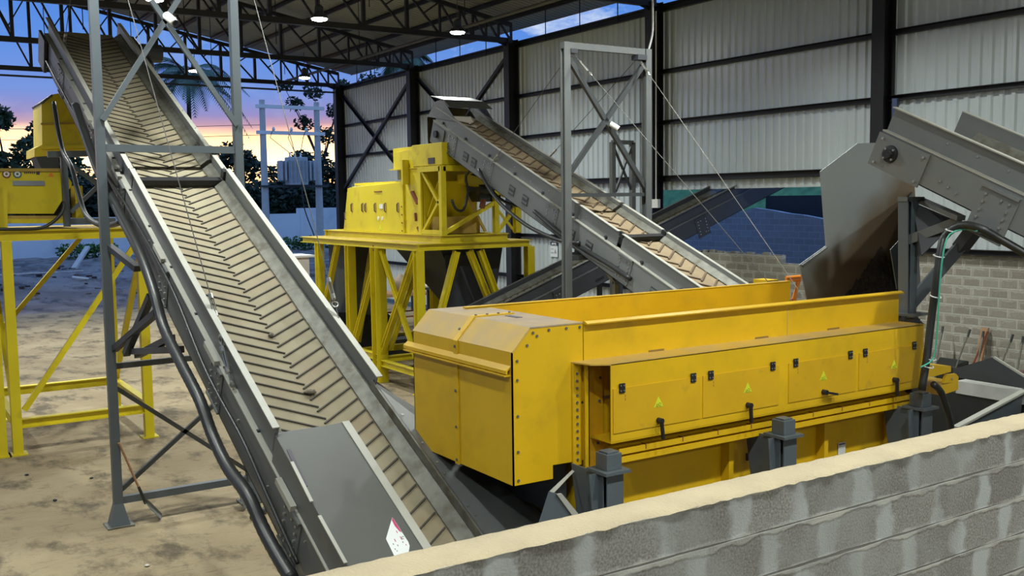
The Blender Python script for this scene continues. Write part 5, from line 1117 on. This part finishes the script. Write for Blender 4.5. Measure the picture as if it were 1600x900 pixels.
# sign on the cladding
p = aY(866, 391, WY+.06)
t = thing('warning_sign', p, 'small white notice with a black header on the corrugated wall, left of the gantry post', 'sign')
MB().box(p.x-.2, p.x+.2, p.y, p.y+.01, p.z-.22, p.z+.14).build('panel', label_w, t)
b = MB(); b.box(p.x-.2, p.x+.2, p.y, p.y+.012, p.z+.17, p.z+.26); b.build('header_panel', label_w, t)
b = MB(); b.box(p.x-.2, p.x-.13, p.y, p.y+.018, p.z+.17, p.z+.27); b.box(p.x+.13, p.x+.2, p.y, p.y+.018, p.z+.17, p.z+.27); b.box(p.x-.13, p.x+.13, p.y, p.y+.018, p.z+.245, p.z+.27); b.box(p.x-.08, p.x+.05, p.y, p.y+.018, p.z+.18, p.z+.20)
b.build('header_mark', ink, t)
b = MB(); b.prism([(p.x-.15, p.y+.012, p.z-.10), (p.x-.01, p.y+.012, p.z-.10), (p.x-.08, p.y+.012, p.z+.05)], (0, .004, 0)); b.box(p.x+.03, p.x+.16, p.y+.01, p.y+.015, p.z+.03, p.z+.05); b.box(p.x+.03, p.x+.16, p.y+.01, p.y+.015, p.z-.10, p.z-.07); b.build('printed_text', mat('pale_ink', (.30, .30, .33), .6), t)
# junction box on the column
p = aY(1023, 318, WY+.5); b = MB(); b.box(p.x-.12, p.x+.12, p.y-.1, p.y, p.z-.12, p.z+.12)
b.cyl((p.x, p.y-.05, p.z+.12), (p.x, p.y-.05, 9.6), .018, 8); b.top('junction_box', white_p, 'white junction box with a thin conduit on the wall column by the gap', 'box')
# fluorescent tube lamp on column 1390
b = MB(); pp = aY(1397, 187, WY+.5); b.box(pp.x-.06, pp.x+.06, pp.y-.06, pp.y, pp.z-.5, pp.z+.45); b.top('wall_luminaire', mat('blue_glass', (.05, .07, .13), .2), 'slim unlit bluish luminaire on the wall column above the big chute', 'lamp')
# dark trough under platform
t = thing('trough', (27, -11.6, 0), 'black pointed steel trough on the ground under the mid-hall platform', 'trough')
a = [aX(x, y, 25.3) for x, y in ((516, 488), (604, 488), (624, 506), (605, 540), (520, 540))]
a = [V(q.x, q.y, q.z) for q in a]
MB().prism(a, (1.2, 0, 0)).build('body', mat('blue_black', (.008, .011, .02), .4), t)
b = MB()
for xx in (568, 578):
    c = aX(xx, 497, 25.28); b.tube([c+V(0, .075*math.cos(k*math.pi/7), .075*math.sin(k*math.pi/7)) for k in range(15)], .012, 6)
b.build('raised_mark', grey_dark, t)
MB().box(25.4, 26.4, -13.1, -10.9, 0, .55).build('skid', charcoal, t)
# junk table and goods
random.seed(11)
tb = thing('work_table', (31.5, -13, 0), 'long low timber work table cluttered with goods behind the mid-hall platform', 'table')
MB().box(30.6, 32.4, -17.5, -11.0, 1.22, 1.28).build('table_top', wood, tb)
for x in (30.7, 32.3):
    for y in (-17.3, -15.2, -13.0, -11.2): MB().bar((x, y, 0), (x, y, 1.22), .07, .07).build('leg', rust, tb)
for x in (30.7, 32.3): MB().bar((x, -17.3, .5), (x, -11.2, .5), .05, .05).build('rail', rust, tb)
def lump(name, m, label, cat, c, s, seed):
    random.seed(seed); b = MB(); n, k = 12, 8; vs = []
    for i in range(k+1):
        for j in range(n):
            th_ = math.pi*i/k; ph_ = 2*math.pi*j/n; r = 1+random.uniform(-.22, .22)
            vs.append((c[0]+s[0]*r*math.sin(th_)*math.cos(ph_), c[1]+s[1]*r*math.sin(th_)*math.sin(ph_), c[2]+s[2]*(r*math.cos(th_)+1)))
    b._add(vs, [(i*n+j, i*n+(j+1) % n, (i+1)*n+(j+1) % n, (i+1)*n+j) for i in range(k) for j in range(n)])
    return b.top(name, m, label, cat, smooth=True)
lump('cloth_bundle', canvas, 'crumpled white cloth bundle on the work table, left end', 'cloth', (31.2, -11.6, 1.28), (.4, .45, .2), 1)
lump('sack', mat('tan_sack', (.35, .27, .2), .9), 'tan sack sitting beside the teal drum on the work table', 'sack', (31.2, -15.6, 1.28), (.25, .3, .32), 2)
b = MB(); b.tube([(31.2, -14.7, 1.28), (31.2, -14.7, 1.8)], .26, 16); b.top('drum', teal, 'dark teal drum on the work table, under the yellow and red rags', 'drum')
lump('rag_pile', mat('yellow_rag', (.45, .40, .08), .9, col2=(.45, .06, .04), c2amt=(.5, .55), c2scale=3), 'yellow and red rags heaped on the teal drum', 'rags', (31.2, -14.7, 1.8), (.28, .3, .13), 3)
for k, (x, y, sx, sy, sz, m, lb) in enumerate(((31.0, -12.4, .25, .3, .14, rust, 'brown box on the work table beside the white cloth bundle'), (31.5, -13.2, .3, .2, .25, charcoal, 'black crate in the middle of the work table'), (31.0, -13.8, .2, .25, .3, steel_c, 'steel-coloured case on the work table left of the teal drum'), (31.3, -16.6, .3, .3, .22, canvas, 'pale carton at the right end of the work table'))):
    MB().box(x-sx, x+sx, y-sy, y+sy, 1.28, 1.28+sz).top('storage_box', m, lb, 'box', bevel=.02)
for k, (x, y, rz, lb) in enumerate(((28.6, -12.6, .2, 'timber pallet lying flat nearest the mid-hall platform'), (29.6, -14.6, -.3, 'timber pallet askew behind the platform, right of the flat one'), (28.4, -16.0, .5, 'timber pallet farthest right in front of the cluttered table'))):
    t = thing('pallet', (x, y, 0), lb, 'pallet', 'pallets behind the platform'); t.rotation_euler.z = rz
    for j in range(7): MB().box(x-.6, x+.6, y-.5+j*.16, y-.41+j*.16, .11, .13).build('board', wood, t)
    for j in (-.5, 0, .42): MB().box(x+j, x+j+.08, y-.5, y+.55, 0, .11).build('runner', wood, t)
# white machine behind, small
MB().box(33.5, 34.7, -13.1, -11.9, 0, 2.55).top('cabinet', canvas, 'pale cabinet standing in the open, left of the dark bin behind the platform', 'cabinet')
MB().box(33.4, 34.8, -13.3, -11.8, 2.55, 2.62).top('board', white_p, 'thin white board lying on the pale cabinet', 'board')
# ---- shovels
def shovel(label, tip, top, yaw, sc=1.0, name='shovel', blade=grey):
    t = thing(name, (tip[0], tip[1], 0), label, 'shovel', None); tip = V(*tip); top = V(*top); d = (top-tip).normalized()
    neck = tip+d*.40; MB().tube([neck, top], .017, 8).build('handle', wood, t); MB().tube([tip+d*.24, neck+d*.12], [.024, .020], 8).build('socket', rubber, t)
    sd = V(math.cos(yaw), math.sin(yaw), 0); up = V(0, 0, 1)
    f = V(math.sin(yaw), -math.cos(yaw), 0)
    a = tip+d*.26; b = MB(); w = .13
    n = 6; vs = []
    for i in range(n+1):
        u = i/n; c = a.lerp(V(tip.x, tip.y, .012)+f*.12, u)
        for j in range(5):
            v = (j-2)/2; ww = w*(.55+.6*min(1, u*3)) if u < .33 else w*(1.0)
            vs.append(c+sd*v*ww+up*(.025*v*v))
    b._add(vs, [(i*5+j, i*5+j+1, (i+1)*5+j+1, (i+1)*5+j) for i in range(n) for j in range(4)])
    o = b.build('blade', blade, t); sm = o.modifiers.new('s', 'SOLIDIFY'); sm.thickness = .004
    return t
k1 = aZ(238, 812, .0); shovel('square shovel leaning on the foot of the left gantry post, blade on the floor', (k1.x, k1.y, .03), aX(186, 692, 14.42), -.3)
k2 = aZ(372, 796, .0); shovel('short shovel standing beside the right foot of the left gantry', (k2.x, k2.y, .03), aX(374, 745, 14.35), -.5)
b = MB(); q = aZ(393, 802, .05); b.cyl((q.x-.2, q.y+.05, .05), (q.x+.05, q.y-.22, .05), .05, 12); b.top('short_roller', rubber, 'short black roller lying on the floor beside the small shovel', 'roller')
# small litter
for k, (x, y, lb) in enumerate(((230, 885, 'tiny pale scrap on the floor at lower left'), (42, 743, 'small dark stone on the dusty floor at far left'), (86, 783, 'small dark stone right of the far-left one on the floor'), (143, 748, 'small dark stone near the gantry post on the floor'))):
    q = aZ(x, y, 0); lump('floor_scrap' if k == 0 else 'pebble', canvas if k == 0 else rubber, lb, 'scrap' if k == 0 else 'stone', (q.x, q.y, 0), (.03, .03, .015), 20+k)
MB().box(8.95, 9.0, -3.72, -3.62, 2.44, 2.46)
# bits on the belt
lump('wood_chunk', mat('chunk_grey', (.14, .12, .09), .9), 'small grey wood chunk lying on the herringbone belt, lower one', 'chunk', tuple(C1.P(9.35/c1, .02, -.22)), (.05, .06, .025), 31)
lump('wood_chunk', mat('chunk_grey', (.14, .12, .09), .9), 'small dark wood chunk lying on the herringbone belt, upper one', 'chunk', tuple(C1.P(10.35/c1, -.02, -.22)), (.03, .03, .025), 32)
# ================================================================ YARD: boundary wall, transformer, trees
bw_m = mat('dusk_render', (.80, .80, .80), .9, var=.05, vscale=.5, col2=(.6, .61, .63), c2amt=(.55, .75), c2scale=.4)
WXX = 76
b = MB(); b.box(WXX, WXX+.25, -28.85, 30, -.5, 3.60); b.box(WXX, WXX+.25, -60, -28.85, -.5, 4.02)
y = 28
while y > -60: 
    b.box(WXX-.06, WXX, y-.12, y+.12, -.5, 3.60 if y > -28.8 else 4.02); y -= 5.2
b.top('boundary_wall', bw_m, 'long pale boundary wall across the yard beyond the open end', 'wall')
# lamp? electric pole pair with transformer
XPz = 68
tp_ = thing('transformer_station', (XPz, -25.5, 0), 'pole-mounted transformer on two tapered concrete posts with white crossbars', 'transformer')
concp = mat('pole_concrete', (.52, .50, .46), .8, var=.06)
for y in (-23.5, -27.5):
    b = MB(); b.tube([(XPz, y, .2), (XPz, y, 11.6)], [.30, .20], 10); b.build('pole', concp, tp_)
for z, r in ((11.15, .12), (9.35, .12)): MB().box(XPz-.25, XPz-.05, -28.0, -23.0, z-r, z+r).build('crossbar', white_p, tp_)
MB().box(XPz-.4, XPz-.2, -28.1, -23.1, 5.55, 5.7).build('platform_beam', charcoal, tp_)
tk = MB().box(XPz-1.0, XPz-.1, -26.35, -24.95, 5.7, 7.65).build('tank', mat('transformer_grey', (.42, .44, .44), .5), tp_, bevel=.06)
for y in (-24.75, -24.45, -26.55, -26.85): MB().box(XPz-.95, XPz-.15, y-.08, y+.08, 6.0, 7.4).build('radiator', MAT['transformer_grey'], tk, bevel=.05)
for k in range(5): MB().box(XPz-1.06, XPz-1.0, -26.25+k*.3, -26.1+k*.3, 5.9, 7.4).build('fin', mat('fin_grey', (.30, .31, .31), .5), tk)
for y in (-25.2, -25.6, -26.0): MB().tube([(XPz-.5, y, 7.65), (XPz-.5, y, 7.8), (XPz-.5, y, 7.95)], [.09, .05, .07], 10).build('bushing', white_p, tk)
for k, y in enumerate((-24.2, -25.5, -26.6)):
    MB().tube([(XPz-.2, y, 9.45), (XPz-.2, y, 9.6), (XPz-.2, y, 9.75)], [.07, .12, .05], 8).build('insulator', white_p, tp_)
    MB().tube([(XPz-.2, y, 9.7), (XPz-.3, y+.3, 9.0), (XPz-.5, -25.2-k*.4, 7.95)], .025, 6).build('jumper', charcoal, tp_)
hose('service_cable', [(XPz-.6, -25.6, 7.7), (XPz-.9, -25.8, 6.5), (XPz-1.1, -25.9, 4.2), (XPz-1.0, -26.6, 2.2), (XPz-1, -26.9, 1.2)], .04, 'dark cables drooping from the transformer to the ground', 'cable')
for z in (9.9, 9.2): 
    hose('overhead_line', [(XPz+.3, -23.5, z), (XPz+2, -5, z-.6), (XPz+3, 20, z+.3)], .018, 'thin overhead line running left from the transformer, %s one' % ('upper' if z > 9.5 else 'lower'), 'line')
# rubble in the yard
random.seed(5)
rub = [mat('rubble_grey', (.20, .19, .20), .95), mat('rubble_dark', (.05, .04, .035), .95)]
b = MB()
for k in range(200):
    x = random.uniform(49, 64); yv = random.uniform(-22, -3); s = random.uniform(.04, .16); z = yard_z(x, yv); b.mi(k % 2)
    p = [V(x+random.uniform(-s, s)*1.3, yv+random.uniform(-s, s)*1.5, z+random.uniform(-.05, s*.6)) for _ in range(8)]
    c = V(x, yv, z); q = [c+V(a*s*random.uniform(.6, 1.2), d*s*random.uniform(.6, 1.4), e*s*random.uniform(.4, .8)) for e in (-.4, 1) for a, d in ((-1, -1), (1, -1), (1, 1), (-1, 1))]
    b.hexa(q)
o = b.build('rubble', rub); o['kind'] = 'stuff'; tag(o, 'broken stones strewn over the dirt bank of the yard', 'rubble')
q = aX(122, 418, 58); 
b = MB(); b.bar((60, q.y-.1, yard_z(60, q.y)), (61.2, q.y-1.1, 2.1), .28, .14); b.top('slab', canvas, 'pale slab sticking up from the weeds at the boundary wall foot', 'slab')
b = MB(); b.bar((57, -4, yard_z(57, -4)+.12), (58.5, -9.8, yard_z(58, -9)+.16), .06, .06); b.top('pipe', white_p, 'long thin white pipe lying on the yard rubble', 'pipe')
q = V(54.5, -9.0, yard_z(54.5, -9)+.12); b = MB(); b.tube([q+V(.5*math.cos(a), .36*math.sin(a), .06*math.sin(a)) for a in [k*math.pi/8 for k in range(17)]], .05, 6); b.top('hoop', white_p, 'small pale hoop lying on the yard rubble', 'hoop')
# ---- foliage
leafs = [mat('leaf_dark', (.018, .035, .016), .7, var=.35, vscale=.6), mat('leaf_mid', (.035, .06, .022), .7, var=.35, vscale=.6), mat('weed_green', (.07, .15, .03), .7, var=.3)]
bark = mat('bark', (.035, .025, .02), .9)
def tree(name, x, y, h, blobs, n, ls, label, cat='tree', group=None, trunk=.25, lm=0, seed=1, branches=True):
    rnd = random.Random(seed); z0 = yard_z(x, y)-.2
    t = thing(name, (x, y, z0), label, cat, group)
    b = MB(); top = V(x, y, z0+h*.55)
    b.tube([(x, y, z0), (x+.1, y, z0+h*.3), top], [trunk, trunk*.7, trunk*.4], 8)
    for (bx, by, bz, r) in blobs:
        c = V(x+bx, y+by, z0+bz); b.tube([V(x, y, z0+min(h*.5, bz*.6)), V(x, y, z0+min(h*.5, bz*.6)).lerp(c, .5)+V(0, 0, .2), c], [trunk*.35, trunk*.25, trunk*.08], 5)
    b.build('trunk', bark, t)
    f = MB(); tot = sum(r**2 for *_, r in blobs)
    for (bx, by, bz, r) in blobs:
        for k in range(int(n*r*r/tot)):
            d = V(rnd.gauss(0, 1), rnd.gauss(0, 1), rnd.gauss(0, 1)).normalized()*r*rnd.random()**.45; d.z *= .8
            c = V(x+bx, y+by, z0+bz)+d; s = ls*rnd.uniform(.6, 1.3)
            a = V(rnd.gauss(0, 1), rnd.gauss(0, 1), rnd.gauss(0, .6)).normalized(); e = a.cross(V(rnd.gauss(0, 1), rnd.gauss(0, 1), rnd.gauss(0, 1))).normalized()
            f._add([c-a*s, c+e*s*.45, c+a*s, c-e*s*.45], [(0, 1, 2, 3)])
    f.build('foliage', leafs[lm], t)
    return t
def rb(rnd, n, sx, sz0, sz1, r0, r1): return [(rnd.uniform(-sx*.5, sx*.5), rnd.uniform(-sx, sx), rnd.uniform(sz0, sz1), rnd.uniform(r0, r1)) for _ in range(n)]
R_ = random.Random(9)
# X, Y along the line beyond the boundary wall; y is screen-lateral
specs = [(84, 6, 9, 'bushy dark tree beyond the wall, far left of the view'), (88, -2, 13, 'loose-leafed tree beyond the wall left of the herringbone conveyor'), (86, -9.3, 12.5, 'tree at the left edge glowing against the sunset, beside the yellow housing'),
         (88, -14, 11.5, 'tree hidden mostly behind the herringbone conveyor head'), (86, -22.5, 8.2, 'dark tree left of the transformer poles'), (84, -27, 9.3, 'dark tree right behind the transformer'), (85, -31.5, 9.0, 'dark round tree between transformer and hall corner'), (86, -36, 8.2, 'dark tree at the hall corner column'), (90, -42, 9, 'dark tree partly behind the far corner column')]
for k, (x, y, h, lb) in enumerate(specs):
    rnd = random.Random(40+k)
    bl_ = rb(rnd, 7, 2.6, h*.25, h*.6, 1.7, 2.6)+rb(rnd, 5, 2.2, h*.62, h*.9, .9, 1.5)
    tree('leafy_tree', x, y, h, bl_, 5200, .30, lb, 'tree', 'trees beyond the boundary wall', seed=60+k, lm=0 if k > 3 else 1)
# understory hedge masses
for k, (x, y) in enumerate(((80, -18), (80, -24), (80, -30), (80, -36), (80.5, -12), (80.5, -5), (80.5, 2))):
    rnd = random.Random(80+k); tree('hedge_bush', x, y, 4.5, [(rnd.uniform(-.5, .5), rnd.uniform(-3.2, 3.2), rnd.uniform(1.2, 4.6), rnd.uniform(1.2, 1.9)) for _ in range(13)], 5200, .30, 'dark bush in the dense row behind the boundary wall, number %s from the hall side' % ['four', 'three', 'two', 'one', 'five', 'six', 'seven'][k], 'bush', 'bushes behind the boundary wall', trunk=.1, seed=90+k)
# tall thin tree near the hall corner
rnd = random.Random(3); tree('slender_tree', 92, -37.6, 14.5, [(0, -.6, 10.5, 1.2), (.2, 1.6, 11.6, 1.0), (0, -1.6, 12.8, 1.1), (0, 2.6, 13.4, .9), (0, .6, 14.6, 1.1), (.3, -2.6, 15.2, 1.0), (0, 3.6, 15.0, .8), (0, -.3, 8.6, .6), (0, .4, 6.8, .5)], 900, .28, 'tall slender tree silhouetted against the sunset at the hall corner', seed=4)
rnd = random.Random(3); tree('slender_tree', 92, -47.5, 16, [(0, -.6, 15.5, 1.8), (.2, 2.6, 15.0, 1.6), (0, -2.6, 14.8, 1.6), (0, 4.6, 15.8, 1.4)], 900, .28, 'airy treetop showing in the strip above the corrugated wall', seed=5)
# weeds at the wall foot
for k, (x, y, h, lb) in enumerate(((72, -17.5, 1.5, 'low green weeds at the wall foot, left of the gantry post'), (73, -28.3, 1.4, 'low green weeds at the wall foot by the transformer pole'), (72.5, -12.5, 1.0, 'sparse weeds at the wall foot, farthest left'))):
    tree('weed_clump', x, y, 1.0, [(0, q*.9-1.4, .5+h*.2, .7) for q in range(4)], 700, .16, lb, 'weeds', trunk=.03, lm=2, seed=120+k)
# palm
def palm(x, y, h, n, L, label, seed, sp=1.0):
    rnd = random.Random(seed); z0 = yard_z(x, y)-.2; t = thing('palm_tree', (x, y, z0), label, 'palm')
    MB().tube([(x, y, z0), (x+.2, y+.1, z0+h*.5), (x, y, z0+h)], [.28, .2, .18], 9).build('trunk', bark, t)
    for k in range(n):
        a = 2*math.pi*k/n+rnd.uniform(-.2, .2); el = rnd.uniform(-.25, 1.15); d = V(math.cos(a), math.sin(a), 0); pts = []
        for i in range(9):
            u = i/8; pts.append(V(x, y, z0+h)+d*(L*u*math.cos(el*.6))+V(0, 0, L*(math.sin(el)*u-1.0*u*u*.85)))
        f = MB(); f.tube(pts, [.05*(1-.8*i/8) for i in range(9)], 5)
        for i in range(1, 32):
            u = i/32*8; j = int(u); p = pts[j].lerp(pts[min(8, j+1)], u-j); tg = (pts[min(8, j+1)]-pts[j]).normalized(); sd = tg.cross(V(0, 0, 1)).normalized(); ll = 1.25*sp*math.sin(math.pi*min(.98, i/32*.85+.12))
            for s in (-1, 1):
                e = p+(sd*s*.8+tg*.55+V(0, 0, -.42))*ll; w = tg*.085; f._add([p-w, p+w, e], [(0, 1, 2)])
        f.build('frond', mat('palm_leaf', (.07, .12, .07), .6, var=.2), t)
pq = aX(294, 112, 88)
palm(88, pq.y, pq.z-yard_z(88, pq.y), 26, 5.4, 'tall palm tree crown seen through the left gantry against the blue sky', 1)
palm(88, -24.0, 8.3, 12, 3.0, 'small palm rising behind the transformer', 3)
palm(62, -31.5, 14.0, 12, 2.2, 'palm top just showing above the corrugated wall', 2)
